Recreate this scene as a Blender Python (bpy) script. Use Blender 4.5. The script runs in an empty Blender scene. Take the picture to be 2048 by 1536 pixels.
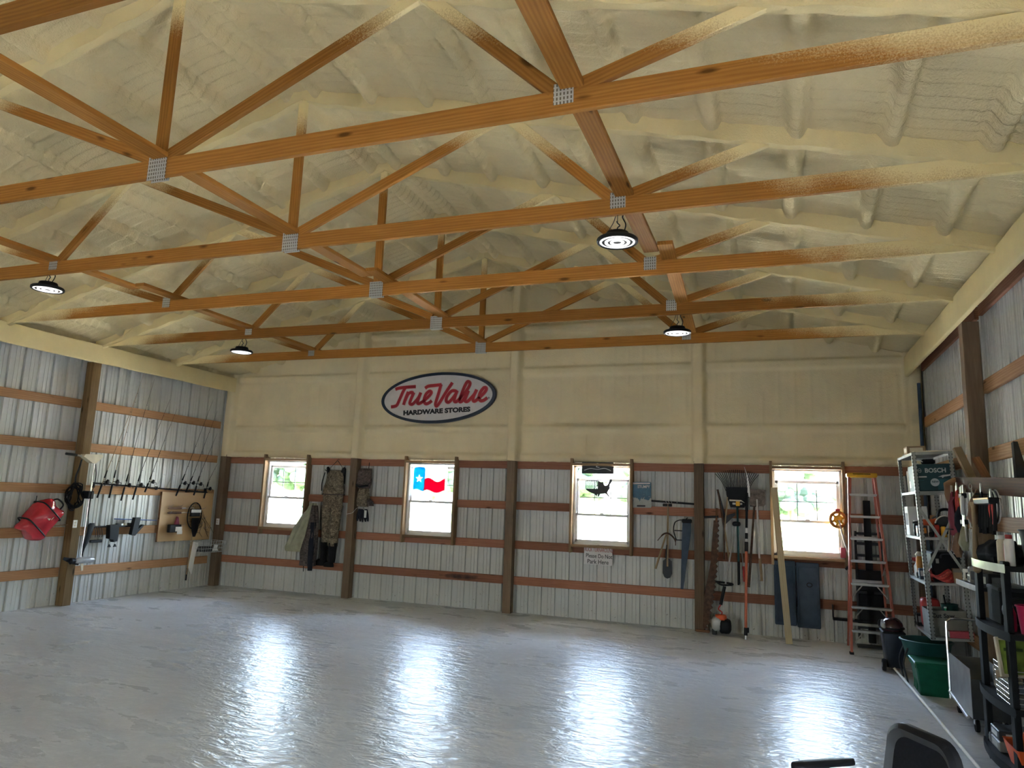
import bpy, math, random
import numpy as np
from mathutils import Vector, Matrix
random.seed(7); rng = np.random.default_rng(7)
sc = bpy.context.scene; C = sc.collection
PI = math.pi

# ---------------------------------------------------------------- camera
CAM = Vector((10.2388, -11.2304, 1.7887)); YAW, PITCH, ROLL, FPX = 0.3560, 0.1635, 0.0359, 1424.2
f = Vector((-math.sin(YAW)*math.cos(PITCH), math.cos(YAW)*math.cos(PITCH), math.sin(PITCH)))
r = Vector((math.cos(YAW), math.sin(YAW), 0)); u = r.cross(f)
r2 = r*math.cos(ROLL) + u*math.sin(ROLL); u2 = u*math.cos(ROLL) - r*math.sin(ROLL)
cd = bpy.data.cameras.new('camera'); cam = bpy.data.objects.new('camera', cd); C.objects.link(cam)
cam.matrix_world = Matrix(((r2.x, u2.x, -f.x, CAM.x), (r2.y, u2.y, -f.y, CAM.y), (r2.z, u2.z, -f.z, CAM.z), (0, 0, 0, 1)))
cd.sensor_width = 36; cd.lens = FPX/2048*36; cd.clip_start = 0.05; cd.clip_end = 500
sc.camera = cam

# ---------------------------------------------------------------- sky, sun, exposure
W = bpy.data.worlds.new('sky_world'); sc.world = W; W.use_nodes = True
nt = W.node_tree; bg = nt.nodes['Background']
sky = nt.nodes.new('ShaderNodeTexSky'); sky.sky_type = 'NISHITA'; sky.sun_disc = False
sky.sun_elevation = math.radians(70); sky.sun_rotation = math.radians(85); sky.altitude = 100; sky.dust_density = 3
hz = nt.nodes.new('ShaderNodeHueSaturation'); hz.inputs['Saturation'].default_value = .78; nt.links.new(sky.outputs[0], hz.inputs['Color']); nt.links.new(hz.outputs[0], bg.inputs[0]);   # hazy pale sky
bg.inputs[1].default_value = 1.0
sd = bpy.data.lights.new('sun', 'SUN'); sun = bpy.data.objects.new('sun', sd); C.objects.link(sun)
sd.energy = 10; sd.angle = math.radians(0.6); sd.color = (1, .95, .86)
sun.rotation_euler = (Vector((-.14, .03, 1.2))).to_track_quat('Z', 'Y').to_euler()
vs = sc.view_settings; vs.view_transform = 'Standard'; vs.look = 'None'; vs.gamma = 1; vs.use_curve_mapping = False
vs.exposure = 3.68
cy = sc.cycles
cy.use_denoising = True; cy.max_bounces = 7; cy.diffuse_bounces = 4; cy.glossy_bounces = 2; cy.transmission_bounces = 2; cy.transparent_max_bounces = 8; cy.use_adaptive_sampling = True; cy.adaptive_threshold = .1
cy.sample_clamp_indirect = 6; cy.caustics_reflective = True; cy.caustics_refractive = False
def portal(name, loc, rot, sx, sy):          # guides the sampling of sky light through an opening; emits nothing
    l = bpy.data.lights.new(name, 'AREA'); l.shape = 'RECTANGLE'; l.size = sx; l.size_y = sy; l.cycles.is_portal = True
    o = bpy.data.objects.new(name, l); C.objects.link(o); o.location = loc; o.rotation_euler = rot

# ---------------------------------------------------------------- mesh helpers
class MB:
    def __init__(s): s.v = []; s.f = []
    def add(s, vs, fs, M=None):
        n = len(s.v)
        s.v += [tuple(M @ Vector(p)) if M is not None else tuple(p) for p in vs]
        s.f += [tuple(i+n for i in q) for q in fs]; return s
    def box(s, x0, x1, y0, y1, z0, z1, M=None):
        return s.add([(x0,y0,z0),(x1,y0,z0),(x1,y1,z0),(x0,y1,z0),(x0,y0,z1),(x1,y0,z1),(x1,y1,z1),(x0,y1,z1)],
                     [(3,2,1,0),(4,5,6,7),(0,1,5,4),(1,2,6,5),(2,3,7,6),(3,0,4,7)], M)
    def rbox(s, x0, x1, y0, y1, z0, z1, b=.01, M=None):
        # box with chamfered edges
        xs=(x0,x1); ys=(y0,y1); zs=(z0,z1); vs=[]; ix={}
        for i in (0,1):
            for j in (0,1):
                for k in (0,1):
                    sx,sy,sz=(1-2*i)*b,(1-2*j)*b,(1-2*k)*b
                    for a,p in enumerate(((xs[i],ys[j]+sy,zs[k]+sz),(xs[i]+sx,ys[j],zs[k]+sz),(xs[i]+sx,ys[j]+sy,zs[k]))):
                        ix[i,j,k,a]=len(vs); vs.append(p)
        F=[]
        g=lambda i,j,k,a: ix[i,j,k,a]
        for i in (0,1):
            q=[g(i,0,0,0),g(i,1,0,0),g(i,1,1,0),g(i,0,1,0)]; F.append(q if i else q[::-1])
            q=[g(0,i,0,1),g(1,i,0,1),g(1,i,1,1),g(0,i,1,1)]; F.append(q[::-1] if i else q)
            q=[g(0,0,i,2),g(1,0,i,2),g(1,1,i,2),g(0,1,i,2)]; F.append(q if i else q[::-1])
        for j in (0,1):
            for k in (0,1):
                q=[g(0,j,k,1),g(1,j,k,1),g(1,j,k,2),g(0,j,k,2)]; F.append(q if j==k else q[::-1])
                q=[g(j,0,k,0),g(j,1,k,0),g(j,1,k,2),g(j,0,k,2)]; F.append(q[::-1] if j==k else q)
                q=[g(j,k,0,0),g(j,k,1,0),g(j,k,1,1),g(j,k,0,1)]; F.append(q if j==k else q[::-1])
        for i in (0,1):
            for j in (0,1):
                for k in (0,1):
                    q=[g(i,j,k,0),g(i,j,k,1),g(i,j,k,2)]; F.append(q if (i+j+k)%2 else q[::-1])
        return s.add(vs,F,M)
    def tube(s, pts, r, n=8, closed=False, M=None, cap=True):
        P=[Vector(p) for p in pts]; m=len(P); rs=r if hasattr(r,'__len__') else [r]*m
        vs=[]; prev=None
        for i in range(m):
            if closed: t=P[(i+1)%m]-P[i-1]
            else: t=P[min(i+1,m-1)]-P[max(i-1,0)]
            t=t.normalized() if t.length>1e-9 else Vector((0,0,1))
            if prev is None:
                a=Vector((0,0,1)) if abs(t.z)<.9 else Vector((1,0,0)); nrm=t.cross(a).normalized()
            else:
                nrm=(prev-t*prev.dot(t)); nrm=nrm.normalized() if nrm.length>1e-6 else prev
            prev=nrm; b=t.cross(nrm)
            for k in range(n):
                a=2*PI*k/n; vs.append(P[i]+(nrm*math.cos(a)+b*math.sin(a))*rs[i])
        F=[]
        for i in range(m if closed else m-1):
            for k in range(n):
                a,b_=i*n+k,i*n+(k+1)%n; c=((i+1)%m)*n+(k+1)%n; d=((i+1)%m)*n+k; F.append((a,b_,c,d))
        if cap and not closed: F+= [tuple(range(n-1,-1,-1)), tuple(range((m-1)*n,m*n))]
        return s.add(vs,F,M)
    def lathe(s, prof, n=24, M=None, cap=True):      # prof: (radius, z)
        vs=[(r_*math.cos(2*PI*k/n), r_*math.sin(2*PI*k/n), z) for r_,z in prof for k in range(n)]
        F=[(i*n+k,i*n+(k+1)%n,(i+1)*n+(k+1)%n,(i+1)*n+k) for i in range(len(prof)-1) for k in range(n)]
        if cap: F+= [tuple(range(n-1,-1,-1)), tuple(range((len(prof)-1)*n,len(prof)*n))]
        return s.add(vs,F,M)
    def prism(s, poly, d0, d1, M=None):      # polygon in local XZ extruded along Y from d0 to d1
        n=len(poly)
        vs=[(x,d0,z) for x,z in poly]+[(x,d1,z) for x,z in poly]
        F=[tuple(range(n)), tuple(range(2*n-1,n-1,-1))]+[((i+1)%n,i,n+i,n+(i+1)%n) for i in range(n)]
        return s.add(vs,F,M)
    def loft(s, rings, M=None, cap=True):
        n=len(rings[0]); vs=[p for q in rings for p in q]
        F=[(i*n+k,i*n+(k+1)%n,(i+1)*n+(k+1)%n,(i+1)*n+k) for i in range(len(rings)-1) for k in range(n)]
        if cap: F+= [tuple(range(n-1,-1,-1)), tuple(range((len(rings)-1)*n,len(rings)*n))]
        return s.add(vs,F,M)
    def sphere(s, c, rx, ry=None, rz=None, n=14, m=8, M=None):
        ry=rx if ry is None else ry; rz=rx if rz is None else rz
        rings=[]
        for i in range(m+1):
            a=-PI/2+PI*(i*.98+.01*m)/m
            rings.append([(c[0]+rx*math.cos(a)*math.cos(2*PI*k/n), c[1]+ry*math.cos(a)*math.sin(2*PI*k/n), c[2]+rz*math.sin(a)) for k in range(n)])
        return s.loft(rings,M)
    def mesh(s, name, sharp=40):
        me=bpy.data.meshes.new(name); me.from_pydata(s.v,[],s.f); me.update()
        if sharp is not None:
            me.polygons.foreach_set('use_smooth',[True]*len(me.polygons)); me.set_sharp_from_angle(angle=math.radians(sharp))
        return me
    def build(s, name, mat, parent=None, sharp=40, loc=None, mw=None):
        return link(name, s.mesh(name, sharp), mat, parent, loc, mw)
def link(name, me, mat, parent=None, loc=None, mw=None):
    o=bpy.data.objects.new(name,me); C.objects.link(o)
    if mat is not None and not me.materials: me.materials.append(mat)
    if parent is not None: o.parent=parent
    if mw is not None: o.matrix_basis=mw
    if loc is not None: o.location=loc
    return o
def tag(o, label=None, cat=None, group=None, kind=None):
    if label: o['label']=label
    if cat: o['category']=cat
    if group: o['group']=group
    if kind: o['kind']=kind
    return o
def empty(name, loc=(0,0,0), rot=(0,0,0)):
    o=bpy.data.objects.new(name,None); C.objects.link(o); o.location=loc; o.rotation_euler=rot; o.empty_display_size=.1; return o
def thing(name, label, cat, loc=(0,0,0), rot=(0,0,0), group=None):
    return tag(empty(name,loc,rot),label,cat,group)
def solo(name, mb, mat, label, cat, loc=None, group=None, mw=None, sharp=40):
    return tag(mb.build(name,mat,None,sharp,loc,mw),label,cat,group)
def struct(name, loc=(0,0,0)): return tag(empty(name,loc),kind='structure')
def copy_tree(o, parent=None):
    c=o.copy(); C.objects.link(c); c.parent=parent
    for ch in list(o.children): copy_tree(ch,c)
    return c
def frame(p0, p1, nrm):        # matrix with X along p0->p1, Y = thickness direction
    p0,p1=Vector(p0),Vector(p1); x=(p1-p0).normalized(); y=Vector(nrm); y=(y-x*y.dot(x)).normalized(); z=x.cross(y); c=(p0+p1)/2
    return Matrix(((x.x,y.x,z.x,c.x),(x.y,y.y,z.y,c.y),(x.z,y.z,z.z,c.z),(0,0,0,1)))
def board(name, p0, p1, w, t, nrm, mat, parent=None):
    L=(Vector(p1)-Vector(p0)).length
    b=MB().rbox(-L/2,L/2,-t/2,t/2,-w/2,w/2,min(.003,t*.2))
    return b.build(name,mat,parent,None,mw=frame(p0,p1,nrm))
def T(x,y,z): return Matrix.Translation((x,y,z))
def R(a,ax): return Matrix.Rotation(math.radians(a),4,ax)
def smooth_path(pts, k=6, closed=False):     # Catmull-Rom
    P=[Vector(p) for p in pts]; n=len(P); out=[]
    for i in range(n if closed else n-1):
        if closed: a,b,c,d=P[i-1],P[i],P[(i+1)%n],P[(i+2)%n]
        else: a,b,c,d=P[max(i-1,0)],P[i],P[i+1],P[min(i+2,n-1)]
        for j in range(k):
            t=j/k; out.append(.5*((2*b)+(c-a)*t+(2*a-5*b+4*c-d)*t*t+(3*b-a-3*c+d)*t**3))
    if not closed: out.append(P[-1])
    return out
def text_mesh(body, size, extrude=.001, align='LEFT', sx=1.0, bold=0.0, shear=0):
    cu=bpy.data.curves.new('lettering','FONT'); cu.body=body; cu.size=size; cu.extrude=extrude; cu.align_x=align; cu.offset=bold; cu.shear=shear; cu.resolution_u=3
    o=bpy.data.objects.new('lettering',cu); C.objects.link(o); bpy.context.view_layer.update()
    me=bpy.data.meshes.new_from_object(o.evaluated_get(bpy.context.evaluated_depsgraph_get())); bpy.data.objects.remove(o); bpy.data.curves.remove(cu)
    if sx!=1: me.transform(Matrix.Diagonal((sx,1,1,1)))
    me.materials.clear(); return me
def lettering(body, size, mat, parent, loc, rot=(PI/2,0,0), name='letter', **k):
    me=text_mesh(body,size,**k); nv=len(me.vertices); co=[tuple(v.co) for v in me.vertices]; par=list(range(nv))
    def find(i):
        while par[i]!=i: par[i]=par[par[i]]; i=par[i]
        return i
    fs=[tuple(q.vertices) for q in me.polygons]
    for q in fs:
        for i in q[1:]: par[find(i)]=find(q[0])
    byx={}; groups={}
    for q in fs: groups.setdefault(find(q[0]),[]).append(q)
    for g in groups.values():
        ids=sorted({i for q in g for i in q}); ix={i:n for n,i in enumerate(ids)}
        o=MB().add([co[i] for i in ids],[tuple(ix[i] for i in q) for q in g]).build(name,mat,parent,None,loc); o.rotation_euler=rot
    bpy.data.meshes.remove(me)

# ---------------------------------------------------------------- materials
def newmat(name):
    m=bpy.data.materials.new(name); m.use_nodes=True; n=m.node_tree; return m,n,n.nodes['Principled BSDF']
def N(nt,t,**k):
    n=nt.nodes.new('ShaderNode'+t)
    for a,b in k.items():
        if a=='inp':
            for i,v in b.items(): n.inputs[i].default_value=v
        else: setattr(n,a,b)
    return n
def ramp(nt, fac, stops):
    n=N(nt,'ValToRGB'); e=n.color_ramp.elements
    while len(e)<len(stops): e.new(.5)
    for q,(p,c) in zip(e,stops): q.position=p; q.color=(*c,1) if len(c)==3 else c
    nt.links.new(fac,n.inputs[0]); return n.outputs[0]
def mixc(nt, fac, a, b, mode='MIX'):
    n=N(nt,'Mix',data_type='RGBA',blend_type=mode)
    for s,v in ((0,fac),(6,a),(7,b)):
        if isinstance(v,(int,float)): n.inputs[s].default_value=v
        elif isinstance(v,tuple): n.inputs[s].default_value=(*v,1)
        else: nt.links.new(v,n.inputs[s])
    return n.outputs[2]
def math_(nt, op, a, b=None, c=None):
    n=N(nt,'Math',operation=op)
    for i,v in enumerate((a,b,c)):
        if v is None: continue
        if isinstance(v,(int,float)): n.inputs[i].default_value=v
        else: nt.links.new(v,n.inputs[i])
    return n.outputs[0]
def bumpn(nt, b, h, strength=.3, dist=.01):
    n=N(nt,'Bump',inp={0:strength,1:dist}); nt.links.new(h,n.inputs['Height']); nt.links.new(n.outputs[0],b.inputs['Normal'])
def coords(nt, scale=(1,1,1), kind='Object', rnd=False):
    tc=N(nt,'TexCoord'); mp=N(nt,'Mapping',inp={3:scale}); nt.links.new(tc.outputs[kind],mp.inputs[0])
    if rnd:
        oi=N(nt,'ObjectInfo'); m=N(nt,'VectorMath',operation='SCALE',inp={0:(37,53,71)}); nt.links.new(oi.outputs['Random'],m.inputs['Scale']); nt.links.new(m.outputs[0],mp.inputs[1])
    return mp.outputs[0]
def noise(nt, vec, scale=5, detail=3, rough=.5, dist=0, out=0):
    n=N(nt,'TexNoise',inp={'Scale':scale,'Detail':detail,'Roughness':rough,'Distortion':dist})
    if vec is not None: nt.links.new(vec,n.inputs['Vector'])
    return n.outputs[out]
def plain(name, col, rough=.5, metal=0, var=.15, scale=8, bump=0, spec=.5, coat=0):
    m,n,b=newmat(name); c=coords(n,rnd=True); f_=noise(n,c,scale,4)
    lo=tuple(max(0,x*(1-var)) for x in col); hi=tuple(min(1,x*(1+var)) for x in col)
    n.links.new(ramp(n,f_,[(.3,lo),(.7,hi)]),b.inputs['Base Color'])
    b.inputs['Roughness'].default_value=rough; b.inputs['Metallic'].default_value=metal; b.inputs['Specular IOR Level'].default_value=spec; b.inputs['Coat Weight'].default_value=coat
    if bump: bumpn(n,b,noise(n,c,scale*6,3),bump,.004)
    return m
def wood(name, c1, c2, dark, rough=.6, foam=False, knots=True, stain=False, rnd=.25):
    m,n,b=newmat(name); L=n.links
    v=coords(n,(.7,9,9),rnd=True); g=noise(n,v,3.2,5,.6,1.2)
    v2=coords(n,(.35,5,5),rnd=True); w=N(n,'TexWave',wave_type='BANDS',bands_direction='Z',inp={'Scale':2.6,'Distortion':7,'Detail':3,'Detail Scale':1.2}); L.new(v2,w.inputs[0])
    col=ramp(n,g,[(.25,c1),(.75,c2)])
    col=mixc(n,math_(n,'MULTIPLY',w.outputs['Fac'],.38),col,dark)
    if knots:
        vk=coords(n,(2.0,7,7),rnd=True); vo=N(n,'TexVoronoi',inp={'Scale':1.0,'Randomness':1}); L.new(vk,vo.inputs['Vector'])
        k=ramp(n,vo.outputs['Distance'],[(.06,(1,1,1)),(.15,(0,0,0))]); col=mixc(n,math_(n,'MULTIPLY',k,.8),col,tuple(x*.25 for x in dark))
    oi=N(n,'ObjectInfo'); br=math_(n,'MULTIPLY_ADD',oi.outputs['Random'],rnd*2,1-rnd)
    h=N(n,'HueSaturation'); L.new(br,h.inputs['Value']); L.new(col,h.inputs['Color']); col=h.outputs[0]
    geo=N(n,'NewGeometry'); sx=N(n,'SeparateXYZ'); L.new(geo.outputs['Position'],sx.inputs[0])
    if stain:    # old soot mark on one board
        dx=math_(n,'DIVIDE',math_(n,'ABSOLUTE',math_(n,'SUBTRACT',sx.outputs[0],5.2)),.55); dz=math_(n,'DIVIDE',math_(n,'ABSOLUTE',math_(n,'SUBTRACT',sx.outputs[2],.51)),.075)
        dd=math_(n,'ADD',math_(n,'POWER',dx,2),math_(n,'POWER',dz,2)); dd=math_(n,'ADD',dd,math_(n,'MULTIPLY',noise(n,geo.outputs['Position'],9,4),1.0))
        col=mixc(n,ramp(n,dd,[(.55,(.85,.85,.85)),(1.5,(0,0,0))]),col,(.035,.03,.03))
    if foam:     # overspray: boards are coated where they run into the sprayed roof
        ax=math_(n,'ABSOLUTE',math_(n,'SUBTRACT',sx.outputs[0],6.096)); hgt=math_(n,'SUBTRACT',math_(n,'MULTIPLY_ADD',ax,-.25,5.46),sx.outputs[2])
        nn=noise(n,geo.outputs['Position'],110,2,.7); n2=noise(n,geo.outputs['Position'],2.2,2)
        hh=math_(n,'ADD',hgt,math_(n,'ADD',math_(n,'MULTIPLY_ADD',nn,.34,-.17),math_(n,'MULTIPLY_ADD',n2,.3,-.15)))
        col=mixc(n,ramp(n,hh,[(.06,(1,1,1)),(.30,(0,0,0))]),col,FOAM_COL)
    L.new(col,b.inputs['Base Color']); b.inputs['Roughness'].default_value=max(rough,.7); b.inputs['Specular IOR Level'].default_value=.1
    bumpn(n,b,g,.25,.003)
    return m
FOAM_COL=(.84,.70,.37)
def foam(name, col, bumps=.6, fine=60):
    m,n,b=newmat(name); L=n.links; geo=N(n,'NewGeometry'); P=geo.outputs['Position']
    a=noise(n,P,1.3,4,.6); c=tuple(x*.86 for x in col)
    col_=ramp(n,a,[(.3,c),(.7,col)])
    L.new(col_,b.inputs['Base Color']); b.inputs['Roughness'].default_value=.75; b.inputs['Specular IOR Level'].default_value=.12
    h=math_(n,'ADD',noise(n,P,fine,3,.65),math_(n,'MULTIPLY',noise(n,P,14,3),.8)); bumpn(n,b,h,bumps,.022)
    return m
M={}
M['truss']=wood('truss_lumber',(.32,.140,.028),(.42,.195,.043),(.17,.062,.011),.55,foam=True)
M['girt_l']=wood('girt_lumber',(.36,.20,.095),(.46,.27,.14),(.22,.10,.045),.6)
M['girt_b']=wood('girt_lumber_red',(.30,.135,.08),(.40,.19,.115),(.16,.065,.04),.6,stain=True)
M['post']=wood('treated_post',(.20,.13,.060),(.30,.20,.095),(.11,.065,.03),.7,knots=True)
M['post_b']=wood('treated_post_grey',(.16,.115,.075),(.24,.17,.11),(.09,.06,.04),.7)
M['foam']=foam('sprayed_foam',(.82,.69,.40)); M['foam_beam']=foam('foam_over_timber',FOAM_COL,.35,90); M['foam_wall']=foam('foam_on_gable',(.87,.745,.47),.35,70)
def metal_sheet():
    m,n,b=newmat('painted_steel'); L=n.links; geo=N(n,'NewGeometry'); P=geo.outputs['Position']
    a=noise(n,P,1.1,3); col=ramp(n,a,[(.3,(.50,.51,.48)),(.7,(.60,.605,.575))])
    sx=N(n,'SeparateXYZ'); L.new(P,sx.inputs[0])
    sp=noise(n,P,26,3,.6); near=ramp(n,sx.outputs[2],[(.0,(1,1,1)),(.55,(0,0,0))])
    k=math_(n,'MULTIPLY',ramp(n,sp,[(.66,(0,0,0)),(.72,(1,1,1))]),near); col=mixc(n,math_(n,'MULTIPLY',k,.8),col,(.12,.09,.06))   # mud splashes by the floor
    L.new(col,b.inputs['Base Color']); b.inputs['Roughness'].default_value=.34; b.inputs['Specular IOR Level'].default_value=.5
    return m
M['steel']=metal_sheet()
def concrete():
    m,n,b=newmat('troweled_concrete'); L=n.links; geo=N(n,'NewGeometry'); P=geo.outputs['Position']
    mp=N(n,'Mapping',inp={3:(.7,1.5,1),2:(0,0,.35)}); L.new(P,mp.inputs[0]); V=mp.outputs[0]
    a=noise(n,V,.5,4,.55); c=noise(n,V,1.7,5,.62); d=noise(n,P,14,3,.6)
    col=ramp(n,a,[(.3,(.59,.615,.645)),(.5,(.65,.675,.705)),(.72,(.70,.725,.75))])
    col=mixc(n,math_(n,'MULTIPLY',math_(n,'SUBTRACT',1.0,c),.9),col,(.47,.47,.465)); col=mixc(n,ramp(n,d,[(.52,(0,)*3),(.70,(.30,)*3)]),col,(.78,.78,.78))
    L.new(col,b.inputs['Base Color'])
    L.new(math_(n,'MULTIPLY_ADD',c,-.08,.32),b.inputs['Roughness']); b.inputs['Specular IOR Level'].default_value=.13
    h=math_(n,'ADD',noise(n,V,2.3,4,.6,.4),math_(n,'MULTIPLY',noise(n,V,8,3,.65,.5),.75)); bumpn(n,b,h,.75,.02)
    return m
M['concrete']=concrete()
def glass():
    m,n,b=newmat('window_glass'); o=n.nodes['Material Output']; tr=N(n,'BsdfTransparent',inp={0:(.93,.96,.95,1)}); gl=N(n,'BsdfGlossy',inp={'Roughness':.03}); mx=N(n,'MixShader')
    fr=N(n,'Fresnel',inp={0:1.45}); n.links.new(fr.outputs[0],mx.inputs[0]); n.links.new(tr.outputs[0],mx.inputs[1]); n.links.new(gl.outputs[0],mx.inputs[2]); n.links.new(mx.outputs[0],o.inputs[0]); return m
M['glass']=glass()
def film(name,col,tr=.8):     # tinted see-through plastic
    m,n,b=newmat(name); o=n.nodes['Material Output']; a=N(n,'BsdfTransparent',inp={0:(*col,1)}); t=N(n,'BsdfTranslucent',inp={0:(*col,1)}); mx=N(n,'MixShader',inp={0:1-tr})
    n.links.new(a.outputs[0],mx.inputs[1]); n.links.new(t.outputs[0],mx.inputs[2]); n.links.new(mx.outputs[0],o.inputs[0]); return m
def camo(name, cols, scale=9):
    m,n,b=newmat(name); v=coords(n,(1,1,1.3)); a=noise(n,v,scale,4,.7,1.5); c=noise(n,v,scale*2.7,3,.7,2)
    col=ramp(n,a,[(.30,cols[0]),(.45,cols[1]),(.58,cols[2]),(.72,cols[3])]); col=mixc(n,ramp(n,c,[(.55,(0,)*3),(.62,(.8,)*3)]),col,cols[3]); n.links.new(col,b.inputs['Base Color'])
    b.inputs['Roughness'].default_value=.85; bumpn(n,b,noise(n,v,60,2),.2,.003); return m
M['white']=plain('white_vinyl',(.80,.80,.78),.4,var=.04); M['black']=plain('black_plastic',(.011,.012,.014),.5,spec=.2); M['blackrub']=plain('black_rubber',(.012,.012,.013),.8,bump=.2,spec=.15)
M['grey']=plain('grey_plastic',(.23,.24,.25),.5); M['dgrey']=plain('dark_grey_metal',(.045,.048,.052),.5,.2,spec=.25); M['lgrey']=plain('light_grey_metal',(.50,.51,.50),.35,.3)
M['alu']=plain('aluminium',(.62,.62,.61),.32,.85,.08); M['chrome']=plain('chrome_tube',(.72,.72,.72),.16,.95,.05); M['rust']=plain('rusty_steel',(.10,.055,.035),.75,.3,.35,20,.3); M['galv']=plain('galvanised_plate',(.42,.44,.45),.38,.75,.15,30)
M['red']=plain('red_vinyl',(.52,.030,.045),.22,var=.12,coat=.4); M['redp']=plain('red_plastic',(.46,.035,.03),.4); M['redbox']=plain('faded_red_paint',(.50,.07,.10),.5); M['orange']=plain('orange_fibreglass',(.44,.125,.085),.45); M['polorange']=plain('orange_pole_paint',(.60,.15,.07),.42); M['orange2']=plain('orange_plastic',(.70,.11,.03),.45)
M['yellow']=plain('yellow_plastic',(.78,.42,.02),.4); M['green']=plain('green_plastic',(.008,.115,.06),.4,spec=.3); M['teal']=plain('teal_poly',(.012,.075,.07),.45,spec=.3); M['blue']=plain('blue_paint',(.03,.09,.28),.4); M['navy']=plain('slate_blue_poly',(.055,.08,.12),.55,spec=.2)
M['card']=plain('cardboard',(.38,.27,.16),.85); M['cardgrey']=plain('grey_cardboard',(.23,.22,.19),.8,bump=.1); M['paper']=plain('white_card',(.78,.78,.76),.7,var=.05); M['tan']=plain('weathered_handle',(.32,.23,.13),.7,bump=.2); M['pale']=wood('pale_pine',(.52,.43,.27),(.62,.53,.36),(.42,.32,.18),.6,knots=False,rnd=.05); M['brownwood']=wood('brown_timber',(.24,.11,.055),(.33,.16,.08),(.13,.06,.03),.6)
M['olive']=plain('olive_cloth',(.36,.36,.26),.85,bump=.3,spec=.2); M['camo']=camo('camo_cloth',[(.025,.022,.016),(.10,.08,.05),(.20,.16,.105),(.40,.34,.24)]); M['camod']=camo('dark_camo_cloth',[(.018,.017,.02),(.055,.045,.042),(.10,.08,.07),(.19,.16,.15)],12)
M['cream']=plain('cream_plastic',(.66,.60,.46),.5); M['limegreen']=plain('lime_label',(.25,.36,.06),.5,var=.35,scale=14); M['denim']=plain('dark_cloth',(.022,.024,.032),.95,bump=.3,spec=.1); M['leather']=plain('worn_leather',(.20,.11,.06),.7,bump=.3); M['maroon']=plain('maroon_cloth',(.20,.03,.05),.8)
M['cord_red']=plain('red_white_cord',(.60,.10,.08),.5,var=.4,scale=30); M['amber']=plain('amber_plastic',(.55,.22,.03),.4)

# ---------------------------------------------------------------- the building (x across, y towards the gable, z up; metres)
B=3.048; WID=4*B; YF=-15.24; SP=1.524; TY=[.0317-SP*k for k in range(0,8)]
RIDGE=WID/2
def zchord(x): return 5.45-.25*abs(x-RIDGE)          # underside of the top chords
def vnoise(x,y,seed=0):
    rs=np.random.default_rng(seed); G=rs.random((64,64)); xi=np.floor(x).astype(int); yi=np.floor(y).astype(int); fx=x-xi; fy=y-yi; fx=fx*fx*(3-2*fx); fy=fy*fy*(3-2*fy)
    g=lambda a,b: G[a%64,b%64]
    return (g(xi,yi)*(1-fx)+g(xi+1,yi)*fx)*(1-fy)+(g(xi,yi+1)*(1-fx)+g(xi+1,yi+1)*fx)*fy
def gridmesh(name, X, Y, Z, mat, parent, flip=False):
    nu,nv=X.shape; v=np.stack([X,Y,Z],-1).reshape(-1,3)
    i=np.arange(nu*nv).reshape(nu,nv); q=np.stack([i[:-1,:-1],i[1:,:-1],i[1:,1:],i[:-1,1:]],-1).reshape(-1,4)
    if flip: q=q[:,::-1]
    me=bpy.data.meshes.new(name); me.vertices.add(len(v)); me.vertices.foreach_set('co',v.ravel().astype(np.float32))
    me.loops.add(q.size); me.loops.foreach_set('vertex_index',q.ravel().astype(np.int32)); me.polygons.add(len(q)); me.polygons.foreach_set('loop_start',np.arange(0,q.size,4,dtype=np.int32))
    me.update(calc_edges=True); me.polygons.foreach_set('use_smooth',np.ones(len(q),dtype=bool)); me.validate()
    return link(name,me,mat,parent)

# floor slab
fl=MB().box(-.14,WID+.14,YF-.12,.30,-.15,0); tag(fl.build('floor',M['concrete'],None,None),kind='structure')

# ceiling: sprayed foam over roof sheets, with the purlins showing as rolls
ceil=struct('ceiling')
for side in (-1,1):
    dx=np.linspace(0,6.17,230); yy=np.concatenate([np.linspace(-15.4,-11.7,24)[:-1],np.arange(-11.7,.2,.0165)])
    DX,YY=np.meshgrid(dx,yy,indexing='ij'); XX=RIDGE+side*DX
    Z=5.63-.25*np.sqrt(DX**2+.004)
    fr=((YY-TY[0])/SP)%1.0
    Z+= .055*(np.sin(PI*fr)**.7) -.055
    frb=np.floor((YY-TY[0])/SP); sd_=(2 if side>0 else 1)
    for i in range(11):
        c=.17+.595*i + .05*(vnoise(frb*3.7+i*1.3, frb*0+.5+i, 5+sd_)-.5) + .03*(vnoise(YY*1.3+i*9,YY*0+i,9+sd_)-.5)
        w=.068*(.85+.3*vnoise(YY*2.1+i*3.3,YY*0+2.5+i,11)); t=np.clip(1-((DX-c)/w)**2,0,1); Z-= .078*np.sqrt(t)*(.75+.4*vnoise(YY*3+i,YY*0+i*2.2,13))
        Z+= .014*np.exp(-((np.abs(DX-c)-w*1.2)/.028)**2)
    wp=vnoise(XX*.7,YY*1.1,21)*.9+vnoise(XX*2.0,YY*2.0,22)*.22+.30*np.sin(PI*(((DX-.17)/.595)%1.0))
    ph=(YY/.118+wp); fr2=ph-np.floor(ph); rip=np.where(fr2<.82,fr2/.82,(1-fr2)/.18)*2-1; rip=rip*(.55+.9*vnoise(np.floor(ph)*1.37,XX*.55,27))
    Z-= .015*rip*np.clip(vnoise(XX*.8+5,YY*1.2,23)*1.6+.1,0,1)*(.35+.65*np.sin(PI*fr)) + .02*(vnoise(XX*2.4,YY*2.4,24)-.5)+.006*(vnoise(XX*7,YY*7,25)-.5)
    gridmesh('foam_slope',XX,YY,Z,M['foam'],ceil,flip=(side>0))

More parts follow.
